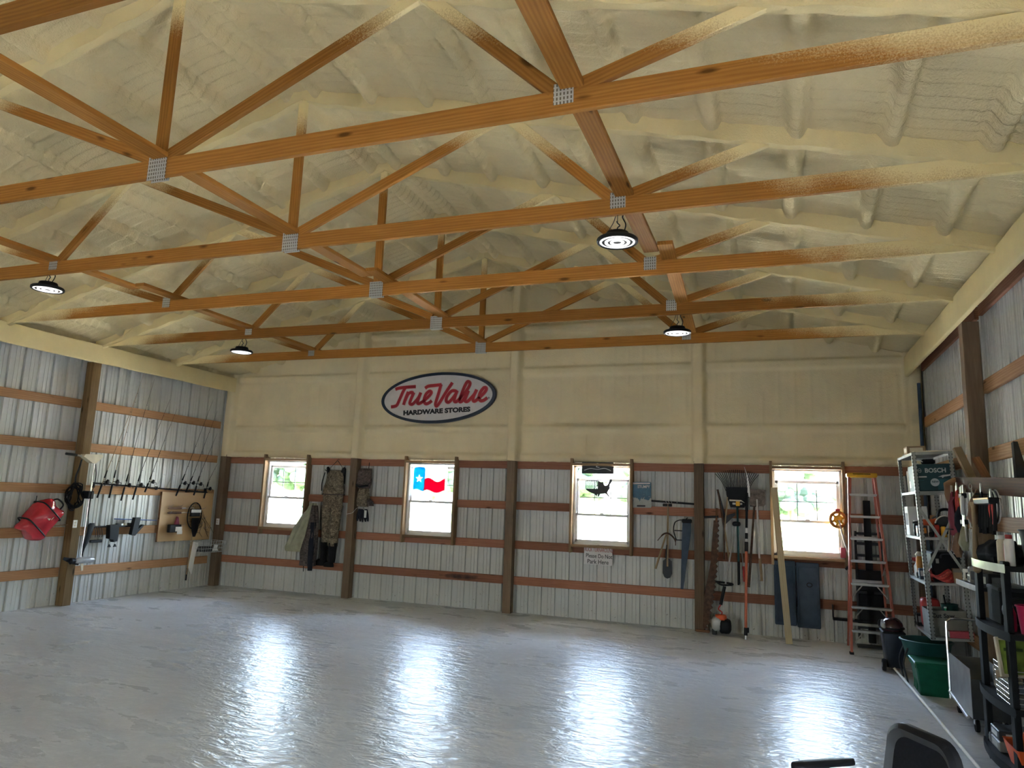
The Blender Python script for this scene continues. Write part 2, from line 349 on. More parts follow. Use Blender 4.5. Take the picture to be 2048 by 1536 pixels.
# steel roof over the foam
rf=struct('roof')
for s in (-1,1): MB().add([(RIDGE,YF-.4,5.80),(RIDGE,.65,5.80),(RIDGE+s*6.6,.65,4.15),(RIDGE+s*6.6,YF-.4,4.15),(RIDGE,YF-.4,5.83),(RIDGE,.65,5.83),(RIDGE+s*6.6,.65,4.18),(RIDGE+s*6.6,YF-.4,4.18)],[(0,1,2,3),(7,6,5,4),(0,4,5,1),(1,5,6,2),(2,6,7,3),(3,7,4,0)]).build('roof_sheet',M['steel'],rf,None)
# walls ------------------------------------------------------------------
RP=.2286
def ribs(a,b):       # inside face of ribbed sheet between a and b: (position, depth outwards)
    pts=[]; k=math.floor(a/RP)-1
    while k*RP<b+RP:
        c=k*RP+.02
        pts+=[(c-.024,0),(c-.017,.030),(c+.017,.030),(c+.024,0),(c+.088,0),(c+.092,.006),(c+.100,.006),(c+.104,0),(c+.146,0),(c+.150,.006),(c+.158,.006),(c+.162,0)]; k+=1
    return pts
def interp(pts,x):
    for (a,d),(b,e) in zip(pts,pts[1:]):
        if a<=x<=b: return d+(e-d)*(x-a)/(b-a) if b>a else d
    return 0
def sheet(name,a,b,z0,z1,place,parent,holes=(),flip=False):
    pts=ribs(a,b); xs=sorted(set([a,b]+[p for p,_ in pts if a<p<b]+[h for o in holes for h in o[:2] if a<h<b])); m=MB()
    for x0,x1 in zip(xs,xs[1:]):
        mid=(x0+x1)/2; spans=[(z0,z1)]
        for h0,h1,hz0,hz1 in holes:
            if h0<mid<h1: spans=[(z0,hz0),(hz1,z1)]
        for za,zb in spans:
            if zb-za<1e-4: continue
            d0,d1=interp(pts,x0),interp(pts,x1)
            q=[place(x0,d0,za),place(x1,d1,za),place(x1,d1,zb),place(x0,d0,zb)]; m.add(q,[(3,2,1,0) if flip else (0,1,2,3)])
    return m.build(name,M['steel'],parent,30)
PW=.9144
WC=[B*(i+.5) for i in range(4)]; WHW,WZ0,WZ1=.470,1.150,2.405
wb=struct('wall_back'); holes=[(c-WHW,c+WHW,WZ0,WZ1) for c in WC]
x=-.04
while x<WID+.03:
    sheet('steel_sheet',x,min(x+PW,WID+.04),0,2.6,lambda a,d,z:(a,.180+d,z),wb,holes); x+=PW
for k in range(5):
    c=min(max(k*B,.075),WID-.075)
    board('post',(c,.07,0),(c,.07,2.50),.14,.14,(0,1,0),M['post_b'],wb)
    b0,b1=c+.07,min(max((k+1)*B,.075),WID-.075)-.07
    if k<4:
        for z in (.51,1.085,1.725,2.405):
            segs=[(b0-.06,b1+.06)] if z<1.2 else [(b0-.06,WC[k]-WHW-.03),(WC[k]+WHW+.03,b1+.06)]
            for s0,s1 in segs: board('girt',(s0,.159,z),(s1,.159,z),.132,.038,(0,1,0),M['girt_b'],wb)
# foam on the upper gable
xs=np.arange(-.05,WID+.06,.021); X2=np.repeat(xs[:,None],132,1); tt=np.linspace(0,1,132)[None,:]
Z0=2.462+.012*(vnoise(xs*3,xs*0,31)-.5); ZT=5.64-.25*np.abs(xs-RIDGE); Z2=Z0[:,None]+(ZT-Z0)[:,None]*tt
sm=lambda d,w,s: 1/(1+np.exp((np.abs(d)-w)/s))
Yg=np.full_like(X2,.150)
for zc,hw in ((2.525,.055),(3.02,.05),(3.99,.07),(4.75,.06)): Yg-= .045*sm(Z2-zc,hw,.008)
Yg-= .008*sm(((X2-.02+RP/2)%RP)-RP/2,.02,.006)*(vnoise(X2*2,Z2*1.5,33)>.35)
for k in range(5):
    c=min(max(k*B,.075),WID-.075); Yg=np.minimum(Yg,.150-.165*sm(X2-c,.095,.010))
Yg+= .012*(vnoise(X2*2.5,Z2*2.5,34)-.5)+.004*(vnoise(X2*26,Z2*1.6,35)-.5)
Yg=np.concatenate([np.full((len(xs),1),.178),Yg],1); X2=np.concatenate([X2[:,:1],X2],1); Z2=np.concatenate([Z2[:,:1],Z2],1)
gridmesh('foam_lining',X2,Yg,Z2,M['foam_wall'],wb,flip=True)
SIDE=(-10.9,-10.1,0,2.05)      # doorway standing open in the shelving-side wall, beside and behind the camera
portal('daylight_opening',(WID+.06,(SIDE[0]+SIDE[1])/2,SIDE[3]/2),(0,PI/2,0),SIDE[3],SIDE[1]-SIDE[0])
for nm,xp,sg in (('wall_left',0,1),('wall_right',WID,-1)):
    w=struct(nm); y=YF
    while y<.17:
        sheet('steel_sheet',y,min(y+PW,.2),0,4.2,(lambda a,d,z: (-.040-d,a,z)) if sg>0 else (lambda a,d,z:(WID+.040+d,a,z)),w,[SIDE] if sg<0 else (),flip=(sg<0)); y+=PW
    for k in range(5):
        y0,y1=-B*(k+1),-B*k
        board('post',(xp+sg*.075,y0,0),(xp+sg*.075,y0,3.74),.14,.15,(1,0,0),M['post'] if sg>0 else M['post_b'],w)
        for z in (.49,1.09,1.74,2.40,3.07):
            g0,g1=y0+.072,y1-.072
            if sg<0 and k==3 and z<SIDE[3]+.07:
                board('girt',(xp-sg*.019,g0,z),(xp-sg*.019,SIDE[0],z),.135,.038,(1,0,0),M['girt_l'],w); g0=SIDE[1]
            board('girt',(xp-sg*.019,g0,z),(xp-sg*.019,g1,z),.135,.038,(1,0,0),M['girt_l'] if z>1.5 or sg<0 else M['girt_b2'] if 'girt_b2' in M else M['girt_l'],w)
        board('top_girt',(xp-sg*.019,y0+.072,3.86),(xp-sg*.019,y1-.072,3.86),.135,.038,(1,0,0),M['girt_b'],w)
for i,(xp,sg) in enumerate(((0,1),(WID,-1))):      # eave headers, foam coated
    n=420; ys=np.linspace(YF,.02,n); prof=[(.150,3.735),(.1505,4.02),(.192,4.02),(.194,4.005),(.194,3.75),(.192,3.735),(.150,3.735)]
    P=np.array(prof); Xh=np.repeat((xp+sg*P[:,0])[None,:],n,0); Zh=np.repeat(P[:,1][None,:],n,0); Yh=np.repeat(ys[:,None],len(prof),1)
    Xh=Xh+sg*(.006*(vnoise(Yh*4,Zh*9,41+i)-.5)); Zh=Zh+.010*(vnoise(Yh*2.2,Zh*3+7,43+i)-.5)
    o=gridmesh('trim_%d'%(i+1),Xh,Yh,Zh,M['foam_beam'],None,flip=(sg>0)); tag(o,kind='structure')
# front wall behind the camera, with an unseen doorway added for fill daylight
wf=struct('wall_front'); DO=((3.0,3.9),)
edges=[-.04]+[e for d in DO for e in d]+[WID+.04]
for a,b in zip(edges[::2],edges[1::2]): sheet('steel_sheet',a,b,0,5.7,lambda a_,d,z:(a_,YF-d,z),wf,flip=True)
for a,b in DO: sheet('steel_sheet',a,b,2.05,5.7,lambda a_,d,z:(a_,YF-d,z),wf,flip=True)
for i,(a,b) in enumerate(DO): portal('daylight_opening',((a+b)/2,YF,2.05/2),(PI/2,0,0),b-a,2.05)

# windows ----------------------------------------------------------------
M['jamb']=wood('window_buck',(.27,.18,.10),(.38,.26,.15),(.18,.11,.06),.6,knots=False)
drops=[.05,.02,.165,.125]
for i,c in enumerate(WC):
    w=struct('window_%d'%(i+1)); a,b=c-WHW,c+WHW
    for s,xx in ((-1,a-.019),(1,b+.019)): board('jamb',(xx,.107,1.02),(xx,.107,2.52),.142,.038,(1,0,0),M['jamb'],w)
    board('head',(a,.107,WZ1+.019),(b,.107,WZ1+.019),.142,.038,(0,0,1),M['jamb'],w); board('sill',(a,.107,WZ0-.019),(b,.107,WZ0-.019),.142,.038,(0,0,1),M['jamb'],w)
    fm=MB()
    for p in ((a,a+.035,WZ0,WZ1),(b-.035,b,WZ0,WZ1),(a,b,WZ0,WZ0+.035),(a,b,WZ1-.03,WZ1)): fm.rbox(p[0],p[1],.140,.215,p[2],p[3],.003)
    fm.build('frame',M['white'],w,None)
    zt=WZ1-.035-drops[i]; zm=1.765-drops[i]*.75; us=MB()
    for p in ((a+.03,a+.075,zm-.04,zt),(b-.075,b-.03,zm-.04,zt),(a+.03,b-.03,zt-.045,zt),(a+.03,b-.03,zm-.045,zm)): us.rbox(p[0],p[1],.183,.208,p[2],p[3],.003)
    us=us.build('upper_sash',M['white'],w,None)
    MB().box(a+.05,b-.05,.194,.197,zm,zt).build('pane',M['glass'],us,None)
    for q in (1,2): MB().box(a+.075+(b-a-.15)*q/3-.006,a+.075+(b-a-.15)*q/3+.006,.190,.201,zm,zt-.04).build('muntin',M['dgreyv'] if 'dgreyv' in M else M['grey'],us,None)
    zz=(zm+zt-.045)/2; MB().box(a+.075,b-.075,.190,.201,zz-.006,zz+.006).build('muntin',M['grey'],us,None)
    ls=MB(); z0=WZ0+.03; z1=zm+.0
    for p in ((a+.03,a+.07,z0,z1),(b-.07,b-.03,z0,z1),(a+.03,b-.03,z1-.035,z1),(a+.03,b-.03,z0,z0+.05)): ls.rbox(p[0],p[1],.152,.178,p[2],p[3],.003)
    ls=ls.build('lower_sash',M['white'],w,None); MB().box(a+.05,b-.05,.163,.166,z0+.02,z1-.02).build('pane',M['glass'],ls,None)
    MB().box(c-.03,c+.03,.135,.16,z1-.004,z1+.014).build('latch',M['white'],ls,None)
    portal('daylight_opening',(c,.23,(WZ0+WZ1)/2),(-PI/2,0,0),2*WHW,WZ1-WZ0)

def platemat():
    m,n,b=newmat('punched_plate'); v=coords(n); sx=N(n,'SeparateXYZ'); n.links.new(v,sx.inputs[0]); fz=lambda o,s: math_(n,'ABSOLUTE',math_(n,'SUBTRACT',math_(n,'FRACT',math_(n,'DIVIDE',o,s)),.5))
    k=math_(n,'MULTIPLY',ramp(n,fz(sx.outputs[0],.0215),[(.20,(1,)*3),(.26,(0,)*3)]),ramp(n,fz(sx.outputs[2],.0285),[(.30,(1,)*3),(.36,(0,)*3)]))
    n.links.new(mixc(n,k,(.52,.53,.50),(.16,.14,.11)),b.inputs['Base Color']); b.inputs['Roughness'].default_value=.5; b.inputs['Metallic'].default_value=.35; return m
M['plate']=platemat()
# roof trusses -------------------------------------------------------------
def make_truss(root):
    ZB0,ZB1=4.005,4.145; t=.038
    board('bottom_chord',(.13,0,(ZB0+ZB1)/2),(WID-.13,0,(ZB0+ZB1)/2),ZB1-ZB0,t,(0,1,0),M['truss'],root)
    for s in (-1,1):     # top chords, wrapped in foam up to the roof
        n=46; rings=[]
        for i in range(n):
            d=i/(n-1)*6.02; x=RIDGE+s*d; zc=zchord(x)+(.03*math.exp(-(d/.12)**2)); w=.052+.010*math.sin(i*1.7)+.006*math.sin(i*.6+s)
            low=zc+.008*math.sin(i*2.1+s); rings.append([(x,-w,zc+.26),(x,-w*.92,zc+.10),(x,-w*.66,low+.012),(x,0,low),(x,w*.66,low+.012),(x,w*.92,zc+.10),(x,w,zc+.26)])
        m=MB(); m.loft(rings if s<0 else rings[::-1]); m.build('top_chord',M['foam_beam'],root,60)
        # heel filled with foam where the chords meet
        hx=lambda d: RIDGE+s*d
        poly=[(hx(5.50),4.125),(hx(5.94),4.0),(hx(5.94),4.30),(hx(5.2),4.34)]
        if s>0: poly=poly
        m=MB(); m.prism(poly,-.045,.045); m.build('heel_foam',M['foam_beam'],root,None)
    def web(p,q): board('web',(p[0],0,p[1]),(q[0],0,q[1]),.089,t,(0,1,0),M['truss'],root)
    web((RIDGE,4.13),(RIDGE,5.50))
    for s in (-1,1):
        web((RIDGE+s*.07,4.16),(RIDGE+s*2.04,4.985)); web((RIDGE+s*(B-.06),4.15),(RIDGE+s*2.09,4.985)); web((RIDGE+s*(B+.06),4.15),(RIDGE+s*4.16,4.46))
    def plate(x0,x1,z0,z1):
        for sg in (-1,1):
            y=sg*(t/2+.0012); p=MB().box(x0,x1,y-.0012,y+.0012,z0,z1)
            nx=max(3,int((x1-x0)/.022)); nz=max(3,int((z1-z0)/.028))
            for a in range(nx):
                for b_ in range(nz):
                    X=x0+(a+.5)*(x1-x0)/nx; Zc=z0+(b_+.5)*(z1-z0)/nz; p.box(X-.006,X+.006,y+sg*.0012-.0015,y+sg*.0012+.0015,Zc-.003,Zc+.009)
            p.build('gusset_plate',M['plate'],root,None)
    plate(RIDGE-.085,RIDGE+.085,3.985,4.165)
    for s in (-1,1): plate(RIDGE+s*B-.06,RIDGE+s*B+.06,4.055,4.185)
names={1:'closest to the gable wall with the oval sign',2:'second out from the gable wall, carrying two lamps',3:'third out from the gable wall, between the two lamp trusses',4:'fourth out from the gable wall, carrying two lamps',5:'fifth out from the gable wall, its chord crossing the upper picture',6:'nearest the camera, showing only in the top corner'}
t1=thing('roof_truss','','roof truss',(0,TY[1],0),group='timber roof trusses under sprayed foam'); make_truss(t1)
for k in range(1,7):
    t=t1 if k==1 else copy_tree(t1); t.location=(0,TY[k],0); t['label']='timber roof truss '+names[k]
# boards laid along the trusses
for xb,lb in ((B+.02,'board brace lying on the trusses near the fishing rod wall'),(RIDGE+.02,'board brace along the middle of the trusses at the king posts'),(3*B+.05,'board brace along the trusses on the shelving side')):
    t=thing('brace_board',lb,'brace',(xb,0,0),group='braces along the bottom chords')
    if xb<RIDGE-1: board('board',(0,TY[6]-.1,4.166),(0,TY[3]-.5,4.166),.14,.038,(0,0,1),M['truss'],t); board('board',(.02,TY[3]+.3,4.166),(0,TY[1]+.25,4.166),.14,.038,(0,0,1),M['truss'],t); board('board',(.16,TY[3]-.6,4.166),(.16,TY[3]+.45,4.166),.14,.038,(0,0,1),M['truss'],t)
    else: board('board',(0,TY[6]-.1,4.166),(0,TY[3]-.25,4.166),.14,.038,(0,0,1),M['truss'],t); board('board',(.15,TY[3]-.42,4.166),(.0,TY[1]+.25,4.166),.14,.038,(0,0,1),M['truss'],t)

# high-bay lamps -----------------------------------------------------------
def lampmat():
    m,n,b=newmat('lamp_lens'); v=coords(n); d=N(n,'VectorMath',operation='LENGTH'); n.links.new(v,d.inputs[0])
    b.inputs['Base Color'].default_value=(.85,.86,.88,1); b.inputs['Roughness'].default_value=.25; b.inputs['Emission Color'].default_value=(1,.97,.93,1); b.inputs['Emission Strength'].default_value=.15; return m
M['lens']=lampmat()
lamp=None
for x,y,z,lb in ((9.14,TY[4],3.79,'round black-rimmed lamp hanging nearest to the shelving, showing its ribbed lens'),(9.21,TY[2],3.79,'small round lamp hanging over the third window from the fishing rods'),(2.99,TY[4],3.85,'round lamp on wires over the red bag, cut close to the picture edge'),(2.94,TY[2],3.81,'round lamp on wires above the first window and pegboard corner')):
    if lamp is None:
        lamp=thing('high_bay_lamp',lb,'pendant lamp',(x,y,z),group='round high-bay lamps under the trusses')
        MB().lathe([(.02,.075),(.085,.07),(.10,.03),(.150,.022),(.158,.014),(.158,-.006),(.150,-.012),(.142,-.006)],32,cap=True).build('housing',M['black'],lamp)
        m=MB().lathe([(.143,-.004),(.120,-.010),(.118,-.004),(.098,-.004),(.096,-.011),(.076,-.011),(.074,-.004),(.056,-.004),(.054,-.011),(.034,-.011),(.032,-.004),(.004,-.004)],32); m.build('lens',M['lens'],lamp)
        m=MB().tube(smooth_path([(0,0,.075),(0,0,.11),(.018,0,.128),(0,0,.15),(-.006,0,.165)],5),.005,6); m.tube([(0,0,.15),(.0,0,.22)],.003,6); m.build('hook',M['dgrey'],lamp)
        MB().tube(smooth_path([(.05,0,.07),(.06,.02,.14),(.035,.02,.20),(.045,.02,.225)],6),.005,6).build('power_cable',M['black'],lamp)
        MB().tube(smooth_path([(-.10,0,.03),(-.07,.01,.10),(-.035,.01,.16),(-.02,.02,.215)],6),.003,6).build('safety_wire',M['dgrey'],lamp)
    else: l=copy_tree(lamp); l.location=(x,y,z); l['label']=lb
lamp.location=(9.14,TY[4],3.79)

# outdoors -------------------------------------------------------------------
def outmat(name,a,b_,s):
    m,n,b=newmat(name); geo=N(n,'NewGeometry'); c=noise(n,geo.outputs['Position'],s,5,.6); n.links.new(ramp(n,c,[(.3,a),(.7,b_)]),b.inputs['Base Color']); b.inputs['Roughness'].default_value=.95; return m
M['gravel']=outmat('pale_limestone',(.70,.69,.66),(.80,.79,.77),3); M['low_bounce']=outmat('low_bounce_gravel',(.26,.25,.235),(.36,.35,.33),3); M['grass']=outmat('mown_grass',(.16,.22,.06),(.26,.32,.11),.8); M['leaf']=outmat('tree_leaves',(.030,.050,.034),(.062,.090,.060),2.5); M['bark']=plain('bark',(.12,.085,.06),.9)
tag(MB().box(-70,80,.25,30,-.35,-.16).build('ground',M['gravel'],None,None),kind='structure'); tag(MB().box(-70,80,-60,.25,-.35,-.165).build('low_bounce_ground',M['low_bounce'],None,None),kind='structure'); tag(MB().box(-90,100,30,160,-.35,-.155).build('field',M['grass'],None,None),kind='structure')  # ground on the door sides is unseen, darkened to cut bounced light
tl=['tall leafy tree beyond the gravel seen through the first window','round leafy tree at the far side of the field, first window','short bushy tree standing low through the first window','leafy tree showing past the flag panel window','broad tree in the far tree line through the second window','leafy tree behind the map cut-out window','far tree in the line behind the third window','broad leafy tree behind the board leaning at the window','far leafy tree filling the top of the last window']
tp=[(-34,48,9,4.2),(-24,58,8,4),(-9,16,2.4,1.0),(-13,75,9,5),(-1,62,8,4.4),(3.5,85,9,5),(9.5,64,9,3.6),(11,40,6.0,2.6),(18,60,8,3.8)]
for (x,y,h,rw),lb in zip(tp,tl):
    t=thing('leafy_tree',lb,'tree',(x,y,-.16),group='trees beyond the yard'); MB().tube([(0,0,0),(.1,0,h*.3),(0,.1,h*.6)],[.05*h*.6,.035*h*.6,.02*h*.6],8).build('trunk',M['bark'],t)
    m=MB()
    for q in range(70):
        a=rng.uniform(0,2*PI); rr=rw*math.sqrt(rng.random())*.75; zz=h*(.32+.58*rng.random()); s=rw*rng.uniform(.12,.27); m.sphere((rr*math.cos(a),rr*math.sin(a),zz),s,s,s*.8,9,6)
    o=m.build('crown',M['leaf'],t,None)
ft=thing('rail_fence','white rail fence outside the window beside the ladder','fence',(0,6.5,-.16))
for z in (.55,1.0,1.42): MB().rbox(5.5,16,-.02,.02,z-.06,z+.06,.005).build('rail',M['lgrey'],ft,None)
for xq in np.arange(5.6,16.2,2.6): MB().rbox(xq-.05,xq+.05,-.05,.05,0,1.5,.005).build('fence_post',M['lgrey'],ft,None)

# ================================================================ things on the fishing-rod wall (x = 0 side)
XF=.002     # face of the girts
# red dry bag
def superbox(w,h,d,n=28,m=14,e=.35,seed=1,lump=.015):
    rings=[]; rs=np.random.default_rng(seed); ph=rs.random(6)*6
    sp=lambda v,p: math.copysign(abs(v)**p,v)
    for i in range(m+1):
        a=-PI/2+PI*(.02+.96*i/m); ring=[]
        for k in range(n):
            b=2*PI*k/n; x=w/2*sp(math.cos(a),e)*sp(math.cos(b),e); y=h/2*sp(math.cos(a),e)*sp(math.sin(b),e); z=d/2*sp(math.sin(a),e)
            l=lump*(math.sin(9*x/w+ph[0]+4*z/d)*math.sin(7*y/h+ph[1])+.6*math.sin(15*x/w+11*y/h+ph[2])); s=1+l/max(.05,min(w,h,d)/2); ring.append((x*s,y*s,z*s))
        rings.append(ring)
    return rings
bag=thing('dry_bag','shiny red vinyl dry bag with black straps strapped to the ribbed wall','bag',(.17,-3.68,1.29))
ux,vx=Vector((0,-.38,-.42)).normalized(),Vector((0,.31,-.215)).normalized(); vx=(vx-ux*vx.dot(ux)).normalized(); nx=ux.cross(vx)
if nx.x<0: nx=-nx
MBG=Matrix(((ux.x,vx.x,nx.x,0),(ux.y,vx.y,nx.y,0),(ux.z,vx.z,nx.z,0),(0,0,0,1)))
MB().loft(superbox(.56,.37,.30,30,14,.45,3,.014),MBG).build('shell',M['red'],bag,60)
for u0 in (-.16,.15):
    ring=[(u0+.02*math.sin(a),.200*math.copysign(abs(math.cos(a))**.5,math.cos(a)),.165*math.copysign(abs(math.sin(a))**.5,math.sin(a))) for a in np.linspace(0,2*PI,28,endpoint=False)]
    MB().tube(ring,.011,6,True,MBG).build('strap',M['black'],bag)
MB().tube(smooth_path([(-.28,-.10,.05),(-.34,-.06,.09),(-.345,.06,.09),(-.28,.10,.05)],6),.012,6,False,MBG).build('handle',M['black'],bag)
MB().box(-.10,-.02,-.06,.06,.147,.151,MBG).build('label_patch',M['cream'],bag,None)
MB().tube([(-.17,.02,-.03),(-.155,.03,.335)],.006,6).build('hanging_loop',M['black'],bag)

# cable coil
coil=thing('cable_coil','black cable bundle coiled and hung beside the treated post','cable',(.16,-3.17,1.63))
for j in range(9):
    ph=rng.uniform(-.5,.5); w=rng.uniform(.06,.125); h=rng.uniform(.13,.20); off=rng.uniform(-.03,.03); dz=rng.uniform(-.03,.02)
    MB().tube([(rng.uniform(-.008,.008)+.05*math.sin(j)*.6, off+w*math.sin(a+ph*.2)*(1+.3*math.sin(3*a+j)), dz+h*math.cos(a)) for a in np.linspace(0,2*PI,26,endpoint=False)],.009,6,True).build('loop',M['blackrub'],coil)
MB().tube(smooth_path([(0,.0,.17),(.0,-.01,.30),(.03,.0,.42),(.09,-.02,.56)],5),.014,6).build('hanging_strap',M['black'],coil)

# trolling motor on the post
tm=thing('trolling_motor','electric boat motor with white wedge head, steel shaft and grey pod on post','boat motor',(.27,-2.98,.62))
hd=[(-.20,.02),(-.17,.055),(.10,.070),(.135,.055),(.13,.02),(.03,-.075),(-.03,-.075)]
MB().prism([(x,z) for x,z in hd],-.05,.05,T(.0,-.04,1.60)@R(90,'Z')).build('head',M['cream'],tm,30)
MB().tube([(0,-.24,1.625),(0,-.33,1.632)],.014,8).build('tiller_tube',M['alu'],tm); MB().tube([(0,-.32,1.632),(0,-.50,1.64)],.020,10).build('tiller_grip',M['black'],tm)
MB().tube([(0,.0,1.53),(-.015,-.01,.09)],.013,10).build('shaft',M['chrome'],tm)
pod=MB().lathe([(.008,-.17),(.034,-.15),(.046,-.10),(.047,.10),(.040,.15),(.012,.19)],18,T(.0,.03,.05)@R(-90,'X')).build('motor_pod',M['lgrey'],tm)
MB().lathe([(.02,-.05),(.045,-.04),(.048,.02),(.02,.04)],14,T(.0,-.17,.05)@R(90,'X')).build('propeller_hub',M['black'],tm)
for a in (20,200): MB().prism([(0,-.02),(.05,-.035),(.14,-.02),(.145,.02),(.06,.03),(0,.02)],-.004,.004,T(0,-.18,.05)@R(90,'Z')@R(a,'Y')@R(0,'X')).build('propeller_blade',M['black'],tm,None)
MB().prism([(0,0),(.05,-.01),(.06,-.11),(.03,-.12)],-.004,.004,T(.0,-.02,.01)@R(90,'Z')).build('skeg',M['cream'],tm,None)
MB().tube(smooth_path([(.0,.02,1.52),(.03,.03,1.30),(.02,.0,1.05),(.03,-.02,.8),(.02,.01,.55),(.03,-.03,.30),(.01,-.01,.12)],6),.007,6).build('motor_cable',M['black'],tm)
MB().rbox(-.12,.02,-.05,.05,.98,1.10,.01).build('clamp_bracket',M['black'],tm)

# sockets
for loc,lb,rot in (((.158,-3.087,1.214),'white double socket on the post below the boat motor cable',PI/2),((.10,-.008,1.205),'white double socket on the corner post above the wire basket',0)):
    t=thing('wall_socket',lb,'socket',loc,(0,0,rot)); MB().rbox(-.035,.035,-.006,.008,-.058,.058,.003).build('cover_plate',M['white'],t,None)
    for z in (-.022,.022): MB().lathe([(.016,0),(.016,.003)],14,T(0,-.007,z)@R(90,'X')).build('outlet_face',M['cream'],t)
    MB().box(-.002,.002,-.009,-.006,-.002,.002).build('screw',M['alu'],t,None)

# rod rack and rods
rk=thing('rod_rack','black rail of rod clips fixed along the wall above the pegboard','rack',(.05,-1.55,1.80))
MB().tube([(0,-1.25,.045),(0,0,0),(0,1.24,-.045)],.012,8).build('rail',M['black'],rk)
clipy=[-2.64,-2.46,-2.23,-2.0,-1.76,-1.53,-1.30,-1.03,-.83,-.64,-.41]
for y in clipy: MB().tube([(0,y+1.55,0-.036*(y+1.55)),(.05,y+1.55,-.036*(y+1.55)),(.065,y+1.57,.012-.036*(y+1.55))],.007,6).build('clip',M['black'],rk)
for y in (-2.75,-1.5,-.34): MB().rbox(-.045,.0,y+1.535,y+1.565,-.03,.03,.004).build('bracket',M['black'],rk,None)
rods=[([(-2.72,1.62),(-2.58,2.12),(-2.33,2.94),(-2.13,3.70)],'tan','tallest fishing rod, first from the post with pale lower blank'),([(-2.50,1.62),(-2.43,2.13),(-2.30,2.88),(-2.19,3.46)],'tan','second fishing rod from the post, slim with pale wrapped blank'),([(-2.27,1.58),(-2.19,2.01),(-2.10,2.64),(-1.89,3.68)],'dk','third fishing rod from the post, long dark blank'),([(-2.04,1.60),(-1.95,2.02),(-1.74,2.67),(-1.50,3.38)],'dk','fourth fishing rod from the post, leaning with straight grip'),([(-1.81,1.73),(-1.71,2.03),(-1.55,2.55),(-1.32,3.23)],'dk','fifth fishing rod from the post, beside the empty clips'),([(-1.12,1.68),(-.97,2.07),(-.47,3.51)],'dk','longest fishing rod above the pegboard'),([(-.90,1.75),(-.78,2.04),(-.33,3.32)],'dk','second fishing rod above the pegboard'),([(-.70,1.70),(-.61,2.05),(-.27,2.89)],'dk','third fishing rod above the pegboard'),([(-.44,1.65),(-.37,1.95),(-.18,2.31)],'dk','shortest fishing rod, tucked by the corner post')]
for i,(P,kd,lb) in enumerate(rods):
    y0,z0=P[0]; t=thing('fishing_rod',lb,'fishing rod',(.11,y0,z0),group='fishing rods in the wall rack')
    loc=[Vector((0,y-y0,z-z0)) for y,z in P]; d=(loc[1]-loc[0]).normalized()
    path=smooth_path(loc,8); n=len(path)
    MB().tube(path,[.007*(1-.8*k/(n-1)) for k in range(n)],6).build('blank',M['tan'] if kd=='tan' else M['black'],t)
    L1=min((loc[1]-loc[0]).length,.45)
    MB().tube([d*-.005,d*L1*.45,d*L1*.5],[.014,.015,.010],8).build('grip',M['black'],t); MB().tube([d*L1*.72,d*L1],[.013,.008],8).build('fore_grip',M['black'],t)
    rl=d*L1*.58; up_=Vector((.06,.03,0))
    reel=MB().tube([rl,rl+up_*.9],.006,6); reel.lathe([(.012,-.03),(.026,-.026),(.028,.012),(.018,.02),(.020,.034),(.006,.036)],12,T(*(rl+up_))@d.to_track_quat('Z','Y').to_matrix().to_4x4()); reel=reel.build('reel',M['black'],t)
    MB().tube([rl+up_,rl+up_+Vector((.0,.07,-.01)),rl+up_+Vector((.0,.075,-.05))],.005,6).build('reel_handle',M['dgrey'],reel)
    for q in (.38,.5,.62,.74,.86):
        p=path[int(q*(n-1))]; rr=.018*(1-q*.6); MB().tube([p+Vector((.004+rr+rr*math.cos(a),rr*math.sin(a),0)) for a in np.linspace(0,2*PI,8,endpoint=False)],.0018,4,True).build('line_guide',M['dgrey'],t)
# empty wire rod rests
for j,y in enumerate((-1.56,-1.34)):
    tag(MB().tube(smooth_path([(0,0,0),(.02,.06,.14),(.025,.10,.24),(.03,.16,.23)],6),.0035,5).build('wire_rest',M['lgrey'],None,loc=(.07,y,1.80)),('bent wire rod rest, nearer the post of the two empty ones','bent wire rod rest, nearer the pegboard of the two empty ones')[j],'wire rest',group='empty wire rests on the rod rack')

# pegboard
def pegmat():
    m,n,b=newmat('pegboard'); v=coords(n,(1,1,1)); geo=N(n,'NewGeometry'); sx=N(n,'SeparateXYZ'); n.links.new(geo.outputs['Position'],sx.inputs[0])
    fr=lambda o: math_(n,'POWER',math_(n,'SUBTRACT',math_(n,'FRACT',math_(n,'DIVIDE',o,.0254)),.5),2)
    d=math_(n,'ADD',fr(sx.outputs[1]),fr(sx.outputs[2])); k=ramp(n,d,[(.02,(1,)*3),(.035,(0,)*3)])
    c=ramp(n,noise(n,v,4,3),[(.3,(.52,.33,.15)),(.7,(.64,.43,.21))]); n.links.new(mixc(n,k,c,(.10,.06,.03)),b.inputs['Base Color']); b.inputs['Roughness'].default_value=.6; return m
M['peg']=pegmat()
pb=thing('pegboard','tan pegboard panel in the corner with nets and hooks hung on it','pegboard',(.0,-.745,.87))
MB().rbox(.034,.042,-.62,.62,0,.87,.002).build('panel',M['peg'],pb,None)
for y in (-.60,.60): MB().box(.0,.034,y-.02,y+.02,0,.87).build('batten',M['brownwood'],pb,None)
for z in (.02,.85): MB().box(.0,.034,-.62,.62,z-.02,z+.02).build('batten',M['brownwood'],pb,None)
for y,z,l in ((-.46,.62,.12),(-.46,.50,.1),(-.24,.62,.12),(.0,.62,.12),(.16,.64,.12),(.34,.58,.1),(.38,.40,.1),(.30,.30,.12),(.44,.22,.1),(-.12,.28,.1)):
    MB().tube([(.042,y,z),(.042+l*.7,y,z),(.042+l,y,z+.03)],.0028,5).build('peg_hook',M['lgrey'],pb)
